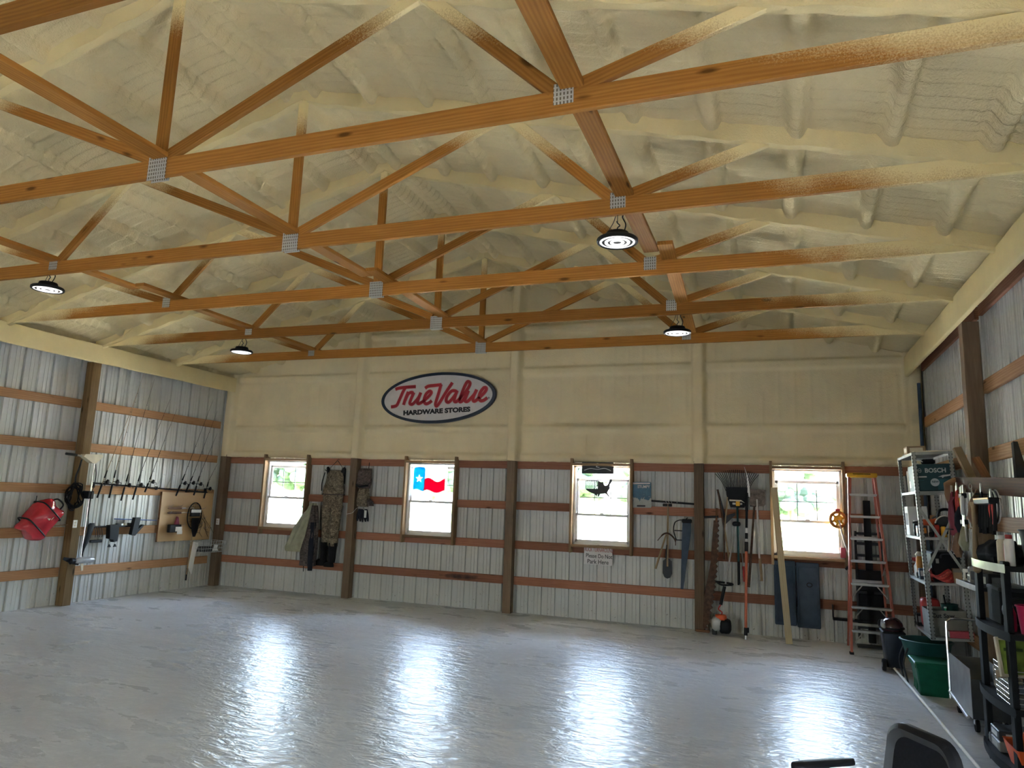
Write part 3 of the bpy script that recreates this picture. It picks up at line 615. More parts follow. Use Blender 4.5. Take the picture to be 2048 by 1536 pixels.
# net on the pegboard
ln=thing('landing_net','black landing net with oval hoop hanging on the pegboard, handle down','net',(.10,-.64,.16))
hoop=[(.0,.02+.17*math.sin(a),1.16+.24*math.cos(a)) for a in np.linspace(0,2*PI,26,endpoint=False)]
MB().tube(hoop,.010,6,True).build('hoop',M['black'],ln)
m=MB()
for q in np.linspace(-.9,.9,9):
    h=math.sqrt(1-q*q); m.tube([(.02+.05*h*math.sin(t*PI),.02+.17*q*(1-.35*t),1.16+.24*h-t*.50*h) for t in np.linspace(0,1,7)],.0022,4)
    m.tube([(.02+.05*math.sqrt(max(0,1-s*s)),.02+.17*s*h*.95,1.16+.24*q) for s in np.linspace(-1,1,7)],.0022,4)
m.loft([[(.03+.04*s*math.cos(a),.03+.09*s*math.sin(a),z) for a in np.linspace(0,2*PI,12,endpoint=False)] for s,z in ((1.0,1.12),(.95,1.0),(.75,.88),(.3,.78))]); m.build('mesh_bag',M['blackrub'],ln)
MB().tube([(0,.02,.92),(0,-.02,.20)],.010,8).build('handle',M['tan'],ln); MB().tube([(0,-.018,.22),(0,-.025,.0)],.015,8).build('grip',M['black'],ln)
# fillet knives
for j,(z,mt,lb) in enumerate(((1.455,'rust','brown sheathed knife lying on the pegboard hooks, the upper one'),(1.375,'tan','long knife with pale yellow band on the pegboard, the lower one'))):
    t=thing('fillet_knife',lb,'knife',(.09,-1.02,z)); MB().loft([[(.012*math.cos(a)*s,y,.022*math.sin(a)*s) for a in np.linspace(0,2*PI,10,endpoint=False)] for y,s in ((-.23,.4),(-.20,1),(-.05,1.1),(.06,.9),(.10,.7))]).build('sheath',M['leather'] if j==0 else M['rust'],t)
    MB().tube([(0,.08,0),(0,.17,.005)],.013,8).build('collar',M['paper'] if j==0 else M['cream'],t); MB().tube([(0,.16,.0),(0,.38,.01)],.006,6).build('rod_end',M['alu'],t)
t=thing('tackle_pack','black tackle pack with a blank white label, beside the oval net hoop','tackle pack',(.16,-.66,1.40)); MB().rbox(-.02,.02,-.12,.10,-.09,.05,.006).build('pouch',M['black'],t,None); MB().box(.021,.023,-.13,.11,-.02,.035).build('label_card',M['paper'],t,None)
t=thing('lure_box','small dark lure box with two white cards low on the pegboard','tackle box',(.13,-1.06,1.03)); MB().rbox(-.05,.03,-.16,.10,.0,.14,.01).build('body',M['black'],t,None); MB().box(.031,.034,-.04,.11,.02,.10).build('label_card',M['paper'],t,None); MB().box(.034,.037,.0,.12,-.03,.03).build('label_card',M['paper'],t,None)
MB().prism([(-.04,.14),(.05,.14),(.02,.26),(-.005,.28)],-.02,.02,R(90,'Z')).build('spool',M['maroon'],t,None)
# loose wires and leaders
t=thing('leader_wires','tangle of thin dark fishing leaders hanging below the oval net','fishing leaders',(.10,-.50,1.10))
for j in range(9):
    a0=rng.uniform(-.1,.3); MB().tube(smooth_path([(0,a0*.3,.22+rng.uniform(-.05,.1)),(.03,a0*.5+.06,.08),(.04,a0,rng.uniform(-.1,.0)),(.02,a0+.1,rng.uniform(-.2,.05))],6),.003,4).build('leader',M['black'],t)
# white sheet net
t=thing('white_net_panel','white flat push net panel with dark handle hanging under the pegboard','net',(.20,-.66,.28))
MB().prism([(-.085,.12),(.0,.0),(.015,.0),(.055,.36),(.105,.50),(.09,.55),(-.03,.58),(-.06,.45)],-.004,.004,R(90,'Z')).build('panel',M['paper'],t,None)
MB().tube([(0,-.11,.0),(0,-.04,.60)],.008,6).build('side_pole',M['tan'],t)

# wire basket in the corner
wbk=thing('wire_basket','grey wire basket with small odds and ends fixed in the corner','basket',(.22,-.30,.66))
for z,w in ((.0,.9),(.07,.95),(.14,1.0),(.20,1.03)):
    MB().tube([(-.16*w,-.34*w,z),(.16*w,-.34*w,z),(.16*w,.26*w,z),(-.16*w,.26*w,z)],.004,5,True).build('hoop_wire',M['lgrey'],wbk)
for q in np.linspace(-.30,.22,10): MB().tube([(-.16,q,.20),(-.15,q,0),(.15,q,0),(.165,q,.20)],.0028,4).build('cross_wire',M['lgrey'],wbk)
for q in np.linspace(-.13,.13,5): MB().tube([(q,-.35,.20),(q,-.31,0),(q,.24,0),(q,.265,.20)],.0028,4).build('long_wire',M['lgrey'],wbk)
t=solo('spray_nozzle',MB().prism([(-.06,0),(.06,0),(.03,.05),(.05,.10),(-.02,.12),(-.03,.05)],-.025,.025,R(50,'Z')),M['paper'],'white plastic nozzle lying in the wire basket','nozzle',(.22,-.14,.672))
t=solo('tackle_tray',MB().rbox(-.10,.10,-.12,.10,0,.09,.01),M['dgrey'],'dark tray sitting in the wire basket','tray',(.21,-.40,.668))

# shelf rail of odds and ends under the rods
rl=thing('tool_rail','dark rail with hanging hooks fixed along the girt below the rods','rail',(.03,-2.3,1.155)); MB().rbox(.0,.03,-.45,.40,-.012,.012,.003).build('rail',M['black'],rl,None)
for y in (-.36,-.32,-.28,-.24): MB().tube(smooth_path([(.03,y,0),(.05,y+.01,-.06),(.04,y+.03,-.12),(.05,y+.02,-.16)],4),.005,5).build('hook',M['black'],rl)
MB().rbox(.02,.06,-.42,-.20,-.245,-.20,.01).build('hook_tray',M['black'],rl,None)
t=thing('motor_mount','black clamp bracket with two wing screws under the tool rail','clamp',(.09,-2.35,.83))
MB().prism([(-.08,.35),(.09,.36),(.10,.20),(.09,.09),(.02,.08),(.01,.12),(-.06,.14)],-.04,.05,R(90,'Z')).build('bracket',M['black'],t,None)
for y in (-.02,.085): MB().tube([(0,y,.10),(0,y,.03)],.006,6).build('screw',M['alu'],t); MB().prism([(-.03,.0),(.03,.0),(.008,.045),(-.008,.045)],-.006,.006,T(0,y,0)@R(90,'Z')).build('wing_knob',M['black'],t,None)
t=thing('boot_wedge','black boot-shaped holder on the girt under the blue rod','holder',(.10,-1.90,1.0)); MB().prism([(-.10,.02),(-.03,.0),(.14,.17),(.12,.18),(.02,.11),(.05,.30),(-.06,.30)],-.035,.035,R(90,'Z')).build('body',M['black'],t,None)
t=thing('blue_rod','thin blue rod lying across the wall above the boot-shaped holder','rod',(.06,-1.88,1.258)); MB().tube([(0,-.43,.02),(0,.43,-.014)],.008,8).build('shaft',M['blue'],t); MB().tube([(0,-.06,.005),(0,.05,.0)],.016,8).build('grip',M['black'],t)
t=thing('black_paddle','short black paddle hanging against the post below the rod rack','paddle',(.12,-2.80,.80)); MB().loft([[(.012*math.cos(a),y0+w*math.sin(a),z) for a in np.linspace(0,2*PI,12,endpoint=False)] for z,w,y0 in ((.42,.045,.04),(.38,.06,.03),(.20,.05,.0),(.02,.012,-.05),(-.06,.010,-.07))]).build('blade',M['black'],t)
for j in range(5):
    y=-2.22+.075*j; tag(MB().rbox(-.02,.03,-.022,.022,0,rng.uniform(.03,.055),.004).build('small_tin',[M['dgrey'],M['alu'],M['cream'],M['dgrey'],M['black']][j],None,None,loc=(.035,y,1.168)),['first','second','third','fourth','fifth'][j]+' small tin along the tool rail counted from the clamp','tin',group='small tins on the tool rail')

# ================================================================ things on the gable wall
# oval sign
sg=thing('oval_sign','large white oval shop sign with dark blue border and red script lettering','sign',(4.63,.075,3.56),(0,math.radians(-2.5),0))
M['signwhite']=plain('sign_white',(.66,.64,.62),.45,var=.05); M['signblue']=plain('sign_navy',(.018,.03,.055),.4); M['signred']=plain('sign_red',(.42,.02,.035),.45,var=.06); M['signblack']=plain('sign_black',(.012,.012,.014),.5); M['pink']=plain('sign_red_edge',(.60,.20,.19),.5)
el=lambda a,b,n=64: [(a*math.cos(t),b*math.sin(t)) for t in np.linspace(0,2*PI,n,endpoint=False)]
MB().prism(el(1.075,.415),-.018,.03).build('face_panel',M['signwhite'],sg,30)
o_,i_=el(1.12,.455),el(1.065,.405); m=MB()
m.v=[(x,y,z) for y in (-.030,.032) for q in (o_,i_) for x,z in q]; n=64
for k in range(n):
    k2=(k+1)%n; m.f+=[(k,k2,n+k2,n+k),(2*n+k2,2*n+k,3*n+k,3*n+k2),(k2,k,2*n+k,2*n+k2),(n+k,n+k2,3*n+k2,3*n+k)]
m.build('border',M['signblue'],sg,30)
def script(strokes,w,y,mat,parent,name):
    for k_,s in enumerate(strokes):
        y-=.0002
        P=smooth_path([(x,0,z) for x,z in s],7); m=MB(); L=len(P); Q=[]
        for i,p in enumerate(P):
            t=(P[min(i+1,L-1)]-P[max(i-1,0)]); t.normalize(); nn=Vector((-t.z,0,t.x)); Q.append((p+nn*w/2,p-nn*w/2))
        vs=[]; 
        for a,b in Q: vs+=[(a.x,y,a.z),(b.x,y,b.z),(a.x,y+.004,a.z),(b.x,y+.004,b.z)]
        F=[]
        for i in range(L-1):
            a=4*i; F+=[(a,a+1,a+5,a+4),(a+2,a+6,a+7,a+3),(a,a+4,a+6,a+2),(a+1,a+3,a+7,a+5)]
        F+=[(0,2,3,1),(4*L-4,4*L-3,4*L-1,4*L-2)]
        m.add(vs,F); m.build(name,mat,parent,None)
ST=[[(-.838,.205),(-.767,.222),(-.60,.229),(-.425,.229)],[(-.631,.228),(-.677,.159),(-.745,.02),(-.799,-.084),(-.854,-.108),(-.921,-.113)],
 [(-.573,.145),(-.626,.027),(-.666,-.092)],[(-.640,-.02),(-.60,.06),(-.557,.116),(-.494,.126),(-.485,.085)],
 [(-.462,.124),(-.522,-.008),(-.537,-.071),(-.489,-.088),(-.427,-.042),(-.366,.026),(-.321,.108)],[(-.321,.115),(-.373,-.017),(-.380,-.073),(-.340,-.082),(-.255,-.038),(-.148,.048),(-.111,.102),(-.150,.126),(-.219,.073),(-.255,-.038),(-.216,-.096),(-.146,-.079),(-.100,-.045)],
 [(-.235,.185),(-.174,.219),(-.043,.225),(.088,.230)],[(.080,.238),(.036,.086),(-.015,-.066),(-.025,-.121),(.001,-.150),(.069,-.071),(.189,.104),(.301,.254)],
 [(.385,.085),(.340,.105),(.280,.098),(.205,.019),(.183,-.063),(.229,-.094),(.296,-.042),(.371,.051),(.393,.105)],[(.393,.105),(.349,-.018),(.342,-.080),(.387,-.089),(.477,-.011),(.595,.120),(.639,.214),(.594,.250),(.542,.179),(.484,.044),(.440,-.065),(.462,-.101),(.522,-.056),(.610,.090)],
 [(.610,.090),(.559,-.030),(.544,-.085),(.589,-.101),(.655,-.050),(.729,.028),(.766,.100)],[(.766,.100),(.707,-.025),(.700,-.087),(.737,-.103),(.818,-.046),(.920,.044),(.949,.104),(.905,.121),(.839,.049),(.810,-.045),(.840,-.102),(.898,-.099),(.965,-.058)]]
script(ST,.066,-.022,M['pink'],sg,'script_edge'); script(ST,.050,-.0255,M['signred'],sg,'script_stroke')
lettering('HARDWARE STORES',.112,M['signblack'],sg,(-.012,-.022,-.277),(PI/2,0,0),align='CENTER',sx=1.26,bold=.0065)
MB().tube([(.99+.014*math.cos(a),-.021,-.06+.014*math.sin(a)) for a in np.linspace(0,2*PI,14,endpoint=False)],.003,5,True).build('mark_ring',M['signblack'],sg); lettering('R',.022,M['signblack'],sg,(.984,-.021,-.067))

# flag panel in the second window
fg=thing('flag_panel','clear plastic panel with blue, white and red lone star flag in the window','flag panel',(4.48,.118,1.88))
M['fblue']=film('blue_film',(.03,.27,.46)); M['fred']=film('red_film',(.46,.010,.06)); M['fwhite']=film('white_film',(.80,.80,.80),.6); M['fclear']=film('clear_sheet',(.93,.94,.94),.95)
MB().box(-.33,.40,.004,.006,-.05,.50).build('clear_sheet',M['fclear'],fg,None)
wv=lambda x: .03*math.sin(x*11+.6)
bl=[(-.26+.22*t,.05+.02*math.sin(t*5)) for t in np.linspace(0,1,6)]+[(-.03,.42),(-.06,.45),(-.15,.455),(-.23,.445),(-.26,.42)]
def cast(poly,cx_,cz_,ang):       # where a ray from the centre meets the outline
    dx,dz=math.cos(ang),math.sin(ang); best=9
    for (x0,z0),(x1,z1) in zip(poly,poly[1:]+poly[:1]):
        ex,ez=x1-x0,z1-z0; det=dx*-ez+dz*ex
        if abs(det)<1e-9: continue
        t=((x0-cx_)*-ez+(z0-cz_)*ex)/det; s=(dx*(z0-cz_)-dz*(x0-cx_))/det
        if t>0 and -1e-6<=s<=1+1e-6: best=min(best,t)
    return (cx_+best*dx,cz_+best*dz)
star=[((.075 if k%2==0 else .030)*math.sin(k*PI/5)-.145,.25+(.075 if k%2==0 else .030)*math.cos(k*PI/5)) for k in range(10)]
na=80; ri=[cast(star,-.145,.25,PI/2+2*PI*k/na) for k in range(na)]; ro=[cast(bl,-.145,.25,PI/2+2*PI*k/na) for k in range(na)]
m=MB(); m.add([(x,y,z) for y in (-.001,.003) for q in (ro,ri) for x,z in q],[f_ for k in range(na) for f_ in ((k,(k+1)%na,na+(k+1)%na,na+k),(2*na+(k+1)%na,2*na+k,3*na+k,3*na+(k+1)%na))]); m.build('blue_field',M['fblue'],fg,None)
rd=[(-.04+.40*t,.035+.025*math.sin(t*7+.5)) for t in np.linspace(0,1,12)]+[(.36-.40*t,.235+.035*math.sin((1-t)*7+.3)) for t in np.linspace(0,1,12)]
MB().prism(rd,-.001,.003).build('red_stripe',M['fred'],fg,None)
wh=[(-.03+.39*t,.245+.035*math.sin(t*7+.3)) for t in np.linspace(0,1,12)]+[(.36-.39*t,.435+.025*math.sin((1-t)*9)) for t in np.linspace(0,1,12)]
MB().prism(wh,-.001,.003).build('white_stripe',M['fwhite'],fg,None)
MB().prism(star,.0,.002).build('star',M['fwhite'],fg,None)
MB().tube([(-.30,0,.50),(-.28,.0,.515),(.36,0,.515)],.003,4).build('hanging_wire',M['dgrey'],fg)

# banner and map in the third window
bn=thing('dark_banner','dark grey cloth banner with light scroll print across the window top','banner',(7.555,.09,2.28)); gx=np.linspace(-.26,.26,24); Xb=np.repeat(gx[:,None],6,1); Zb=np.linspace(0,.185,6)[None,:]+0*Xb; Yb=.012*np.sin(Xb*30)*(1-Zb/.25)
o=gridmesh('cloth',Xb,Yb,Zb,M['dgrey'],bn); 
script([[(-.22,.05),(-.12,.08),(0,.07),(.12,.085),(.22,.05)],[(-.04,.15),(.0,.165),(.03,.15),(.0,.13),(-.02,.11),(.03,.10)]],.010,-.016,M['lgrey'],bn,'scroll_print')
mp=thing('map_cutout','dark metal map cut-out with star lattice and stripes in the window','metal cut-out',(7.56,.10,2.05))
us=[(300,400),(303,350),(330,346),(410,348),(412,358),(440,362),(452,352),(458,375),(470,390),(490,383),(500,365),(515,335),(528,335),(528,355),(515,372),(508,395),(512,410),(500,425),(490,445),(500,460),(508,475),(500,480),(488,462),(470,452),(445,456),(430,458),(420,478),(410,480),(400,462),(385,458),(372,448),(345,446),(318,430)]
us=[((x-410)/4.267/122.,(410-z)/4.267/126.) for x,z in us]
fl_=[p for p in us]
# solid eastern part and southern band
east=[p for p in us if p[0]>-.005]; south=[(-.21,.02-.03),(0,.02-.03),(0,-.09),(-.02,-.135),(-.05,-.095),(-.13,-.07),(-.18,-.04)]
def fan(poly,y0,y1,mat,name,par): MB().prism(poly,y0,y1).build(name,mat,par,None)
fan([(.0,.115),(.06,.092),(.082,.112),(.095,.068),(.118,.04),(.155,.052),(.175,.087),(.2,.145),(.228,.144),(.226,.106),(.2,.073),(.19,.03),(.196,.0),(.174,-.03),(.155,-.067),(.174,-.096),(.19,-.125),(.175,-.134),(.15,-.10),(.116,-.08),(.067,-.088),(.038,-.092),(.02,-.13),(0,-.134)],-.003,.003,M['dgrey'],'eastern_half',mp)
fan(south,-.003,.003,M['dgrey'],'southern_band',mp)
m=MB()
for k in range(-8,12):
    for sgn in (1,-1):
        pts=[]
        for t in np.linspace(0,1,2):
            x=-.2+.2*t; z=.02+(k*.022)+(sgn*(x+.1))*.6; pts.append((x,z))
        # clip to the star field
        a,b_=pts; seg=[]
        for t in np.linspace(0,1,15):
            x=a[0]+(b_[0]-a[0])*t; z=a[1]+(b_[1]-a[1])*t
            if -.01<=z<=.118: seg.append((x,0,z))
        if len(seg)>1: m.tube([seg[0],seg[-1]],.004,4)
m.box(-.205,-.197,-.003,.003,-.01,.118); m.box(-.2,.005,-.003,.003,.112,.120); m.build('star_lattice',M['dgrey'],mp,None)
MB().tube([(0,0,.11),(0,.0,.23)],.0015,4).build('hanging_wire',M['dgrey'],mp)

# tin sign with fisherman text
st=thing('tin_sign','small blue and white tin sign lettered STUMPY beside the window','sign',(8.25,.086,1.965),(0,math.radians(-1.5),0)); 
m,n_,b_=newmat('tin_sign_print'); v=coords(n_); a_=noise(n_,v,16,4,.6,1); sx_=N(n_,'SeparateXYZ'); n_.links.new(v,sx_.inputs[0]); h_=math_(n_,'ADD',math_(n_,'MULTIPLY',sx_.outputs[2],2.2),math_(n_,'MULTIPLY_ADD',a_,1.0,-.1))
n_.links.new(ramp(n_,h_,[(.0,(.36,.38,.33)),(.22,(.42,.45,.42)),(.30,(.03,.11,.18)),(.6,(.045,.15,.23)),(.85,(.07,.19,.26))]),b_.inputs['Base Color']); b_.inputs['Roughness'].default_value=.4; M['tin']=m
pl=[]
for cx_,cz_,a0 in ((.145,.18,0),(-.145,.18,90),(-.145,-.18,180),(.145,-.18,270)):
    for q in range(5): a=math.radians(a0+q*22.5); pl.append((cx_+.02*math.cos(a),cz_+.02*math.sin(a)))
MB().prism(pl,-.003,.003).build('panel',M['tin'],st,None); MB().rbox(-.15,.15,-.0045,-.003,.165,.19,.0005).build('top_band',M['signwhite'],st,None)
lettering('STUMPY',.062,M['signwhite'],st,(-.045,-.004,.105),sx=.85,bold=.0015); lettering('BOAT CO',.03,M['signwhite'],st,(-.13,-.004,.06),sx=.9) if False else None
MB().rbox(-.06,.07,-.0045,-.003,-.185,-.160,.0005).build('bottom_band',M['dgrey'],st,None)

# truck turnaround sign
ts=thing('parking_sign','worn white sign with red and black lettering under the window','sign',(7.59,.062,1.0),(0,math.radians(.6),0)); MB().rbox(-.227,.227,-.004,.004,-.145,.145,.001).build('panel',M['signwhite'],ts,None)
M['fadered']=plain('faded_red_print',(.38,.10,.09),.6,var=.3); M['fadeblk']=plain('faded_black_print',(.06,.055,.055),.6,var=.2)
lettering('TRUCK TURNAROUND',.088,M['fadered'],ts,(0,-.005,.055),align='CENTER',sx=.53,bold=.001); lettering('Please Do Not',.088,M['fadeblk'],ts,(.015,-.005,-.04),align='CENTER',sx=.80,bold=.001); lettering('Park Here',.094,M['fadeblk'],ts,(.0,-.005,-.130),align='CENTER',sx=.88,bold=.001)
MB().tube([(-.02,-.002,.145),(-.01,-.004,.16),(.02,-.004,.16)],.002,4).build('hanging_wire',M['dgrey'],ts)

# hanging clothes ------------------------------------------------------------
def garment(secs, n=26, fold=.012, freq=5, seed=0):
    rs=np.random.default_rng(seed); p1,p2=rs.random(2)*6; rings=[]
    for q,(cx_,cy_,z,rx,ry) in enumerate(secs):
        ring=[]
        for k in range(n):
            a=2*PI*k/n; f_=1+fold/max(rx,.03)*math.sin(freq*a+p1+q*.35)+.5*fold/max(rx,.03)*math.sin(2*freq*a+p2-q*.5); ring.append((cx_+rx*math.cos(a)*f_,cy_+ry*math.sin(a)*f_,z))
        rings.append(ring)
    return rings
def dense(secs,k=4):
    P=np.array(secs,float); out=[]
    for i in range(len(P)-1):
        for j in range(k): out.append(tuple(P[i]+(P[i+1]-P[i])*j/k))
    return out+[tuple(P[-1])]
wd=thing('chest_waders','camouflage chest waders with dark boots hung from a hanger by the post','waders',(2.63,.03,.50))
m=MB(); m.loft(garment(dense([(0,.02,.98+.08,.20,.07),(0,.02,1.20,.215,.08),(0,.02,1.38,.225,.085),(.0,.03,1.50,.19,.07),(.0,.04,1.66,.17,.055),(0,.05,1.74,.17,.03)]),28,.008,6,2)); 
m.loft(garment(dense([(-.115,.03,.38,.062,.055),(-.11,.03,.6,.078,.065),(-.10,.02,.85,.10,.08),(-.09,.02,1.10,.115,.085)]),18,.009,4,3)); m.loft(garment(dense([(.085,.0,.38,.080,.07),(.085,.0,.6,.088,.074),(.09,.01,.85,.105,.08),(.10,.02,1.10,.12,.085)]),18,.007,4,4)); m.build('suit',M['camo'],wd,60)
for q,(bx,by,mz) in enumerate(((-.115,.03,0),(.085,.0,.03))):
    m=MB(); m.loft(garment([(bx,by,.44,.066+.02*q,.070),(bx,by,.30,.060+.012*q,.066),(bx,by,.16,.058+.01*q,.062),(bx-.01,by,.09,.066,.064)],16,.002,3,q)); m.loft([[(bx-.02+(.14 if math.cos(a)<0 else .07)*math.cos(a)*s,by-.01+.05*math.sin(a)*s,.03*(1-q)+z) for a in np.linspace(0,2*PI,18,endpoint=False)] for z,s in ((-.005+.02*q,.97),(.03,1.0),(.075,.9),(.11,.55))]); m.build('boot',M['blackrub'],wd,60)
for s in (-1,1): MB().tube(smooth_path([(s*.14,.04,1.70),(s*.175,.05,1.78),(s*.17,.06,1.68),(s*.16,.07,1.5)],5),[.03]*16,8).build('shoulder_strap',M['black'],wd)
MB().tube(smooth_path([(-.24,-.01,1.36),(-.235,-.02,1.5),(-.215,-.01,1.62),(-.2,.0,1.70)],5),.010,6).build('buckle_strap',M['black'],wd)
MB().tube([(.0+.225*math.cos(a),.02+.092*math.sin(a),1.30) for a in np.linspace(0,2*PI,24,endpoint=False)],.012,6,True).build('belt',M['camod'],wd)
hg=thing('coat_hanger','thin black triangular hanger holding the waders under the foam line','hanger',(2.645,.07,2.25)); MB().tube([(-.17,0,0),(.17,0,-.01),(.02,0,.165),(-.0,0,.165)],.006,6,True).build('bar',M['black'],hg); MB().tube(smooth_path([(.01,0,.16),(.01,0,.185),(.02,.02,.2),(.02,.05,.19)],4),.004,5).build('hook',M['dgrey'],hg)
jk=thing('olive_jacket','pale olive jacket hanging flared below the first window','jacket',(2.10,-.02,.73)); 
m=MB(); m.loft(garment(dense([(-.12,.0,.02,.22,.09),(-.10,.0,.10,.245,.10),(-.04,.0,.35,.19,.10),(.04,.02,.60,.13,.08),(.11,.04,.80,.06,.05),(.13,.06,.90,.03,.03)]),40,.026,8,5)); m.build('coat_body',M['olive'],jk,70)
m=MB(); m.loft(garment(dense([(-.27,-.05,.03,.055,.045),(-.22,-.06,.2,.06,.05),(-.10,-.07,.45,.055,.05),(.05,-.02,.72,.05,.05)]),16,.008,4,6)); m.build('sleeve',M['olive'],jk,70); MB().tube([(-.18,-.06,.02),(-.185,-.06,-.14)],.003,5).build('drawstring',M['tan'],jk)
jk=thing('camo_jacket','dark camouflage jacket hanging between the olive jacket and the waders','jacket',(2.31,-.09,.44)); 
m=MB(); m.loft(garment(dense([(-.02,.0,.08,.155,.09),(-.02,.0,.30,.15,.10),(.02,.0,.60,.12,.09),(.01,.05,.92,.085,.07),(-.03,.10,1.15,.035,.035)]),30,.014,6,7)); m.build('coat_body',M['camod'],jk,70)
m=MB(); m.loft(garment(dense([(.06,-.03,.0,.045,.04),(.07,-.05,.25,.055,.05),(.07,-.04,.55,.055,.05),(.04,.0,.85,.05,.05)]),16,.007,4,8)); m.build('sleeve',M['denim'],jk,70); MB().tube([(-.06,-.06,.10),(-.055,-.06,-.02)],.007,5).build('zip_tail',M['black'],jk)
hb=thing('camouflage_hat','dark camouflage cap and bag hanging at the top of a nail by the post','hat',(3.24,.06,1.93)); m=MB(); m.loft(garment(dense([(.0,.03,.0,.12,.05),(-.01,.02,.08,.145,.075),(.0,.02,.20,.145,.07),(.01,.03,.32,.13,.05),(.03,.05,.36,.11,.03)]),24,.012,5,9)); m.build('crown_cloth',M['camod'],hb,70); MB().tube([(.05,.07,.35),(.05,.08,.47)],.006,5).build('hanging_loop',M['black'],hb); MB().tube(smooth_path([(-.14,-.03,.06),(0,-.09,.03),(.13,-.04,.05)],5),[.02]*11,6).build('brim',M['black'],hb)
hb=thing('camo_shirt','small camouflage vest hanging below the dark cap beside the post','vest',(3.25,.05,1.60)); m=MB(); m.loft(garment(dense([(.0,.02,.0,.11,.05),(.01,.02,.10,.13,.06),(.0,.03,.25,.12,.05),(.0,.04,.33,.10,.03)]),24,.012,6,10)); m.build('cloth',M['camo'],hb,70); m=MB(); m.loft(garment(dense([(.16,.03,.02,.06,.04),(.13,.03,.10,.065,.045),(.08,.03,.16,.05,.03)]),14,.01,4,11)); m.build('sleeve',M['camod'],hb,70)
gl=thing('work_gloves','dark gloves with a white tag hanging lowest beside the post','gloves',(3.27,.04,1.33))
for q in range(5): MB().loft(garment([(-.10+.055*q,.02+.01*(q%2),.0+.02*abs(q-2)*.4,.012,.012),(-.10+.052*q,.02,.06,.022,.02),(-.09+.045*q,.02,.14,.026,.024),(-.06+.03*q,.02,.23,.03,.025)],10,.001,3,q)).build('finger',M['denim'],gl,70)
MB().rbox(.055,.10,-.02,-.012,.08,.21,.001).build('tag_card',M['paper'],gl,None); MB().tube(smooth_path([(.08,-.015,.20),(-.02,-.02,.25),(-.12,.0,.24),(-.17,-.05,.16),(-.28,-.07,.13)],5),.003,4).build('tag_string',M['paper'],gl)
tag(MB().tube(smooth_path([(0,0,0),(0,-.05,.02),(-.04,-.07,.06)],4),.006,5).tube([(0,-.05,.02),(.04,-.07,.07)],.005,5).tube([(0,-.03,.0),(0,-.04,-.18)],.010,5).tube([(-.06,-.05,.03),(.06,-.05,.03)],.004,5).build('coat_hook',M['dgrey'],None,loc=(2.43,.14,2.20)),'small spiky coat hook with a strap beside the waders','hook')

# tools on the wall between third window and post
rb=thing('tool_bar','thin dark tool bar fixed above the girt beside the tin sign','tool rail',(8.75,.12,1.86)); MB().rbox(-.34,.34,.0,.02,-.012,.018,.003,R(2.5,'Y')).build('bar',M['black'],rb,None)
for xq in (-.10,-.06,-.02,.06): MB().tube([(xq,0,0),(xq,-.05,.0),(xq+.02*(1 if xq>0 else -1),-.08,.05)],.004,5).build('prong',M['lgrey'],rb)
sv=thing('trench_spade','small dark spade hanging blade down from the tool bar','spade',(8.67,.045,.72)); MB().tube([(.01,0,1.12),(0,0,.18)],[.014,.017],8).build('handle',M['tan'],sv)
bl=[(-.065,.26),(-.02,.30),(.02,.30),(.065,.26),(.070,.08),(.045,.02),(.0,0),(-.045,.02),(-.07,.08)]
MB().prism(bl,-.004,.006).build('blade',M['dgrey'],sv,None); MB().tube([(-.02,0,.30),(-.008,0,.42),(0,0,.5)],.016,8).build('socket',M['dgrey'],sv); MB().rbox(-.07,.07,-.012,.012,1.08,1.12,.008).build('grip',M['black'],sv)
pk=thing('hand_pick','short pick tied to the spade with its pale handle slanting down','pick',(8.50,-.01,.86)); MB().tube([(0,0,0),(.16,0,.52)],[.016,.012],8).build('handle',M['tan'],pk); MB().tube(smooth_path([(.03,0,.42),(.12,-.01,.52),(.20,0,.53),(.29,.0,.45),(.30,0,.36)],5),[.006]*4+[.012]*13+[.006]*4,8).build('head',M['rust'],pk)
sc_=thing('bow_saw','small bow saw hanging beside the spade','saw',(8.80,.08,1.30)); MB().tube(smooth_path([(0,0,0),(-.04,0,.14),(-.02,0,.26),(.05,0,.30)],6),.008,6).build('bow',M['black'],sc_); MB().box(.03,.038,-.001,.001,.0,.30).build('blade',M['alu'],sc_,None)
for z in (.0,.14): MB().rbox(-.03,.12,-.008,.008,z-.008,z+.008,.002).build('cross_bar',M['dgrey'],sc_,None)
MB().tube([(.05,0,.30),(.14,0,.31),(.17,0,.34)],.008,6).build('handle',M['black'],sc_)
bs=thing('long_hand_saw','long dark blue tapering saw blade hanging against the post','saw',(8.94,.055,.58)); MB().prism([(-.075,.0),(-.035,.0),(.085,.86),(.085,.98),(-.045,1.0)],-.003,.003).build('blade',M['navy'],bs,None); MB().rbox(-.055,.095,-.02,.02,.98,1.04,.012).build('handle',M['black'],bs)

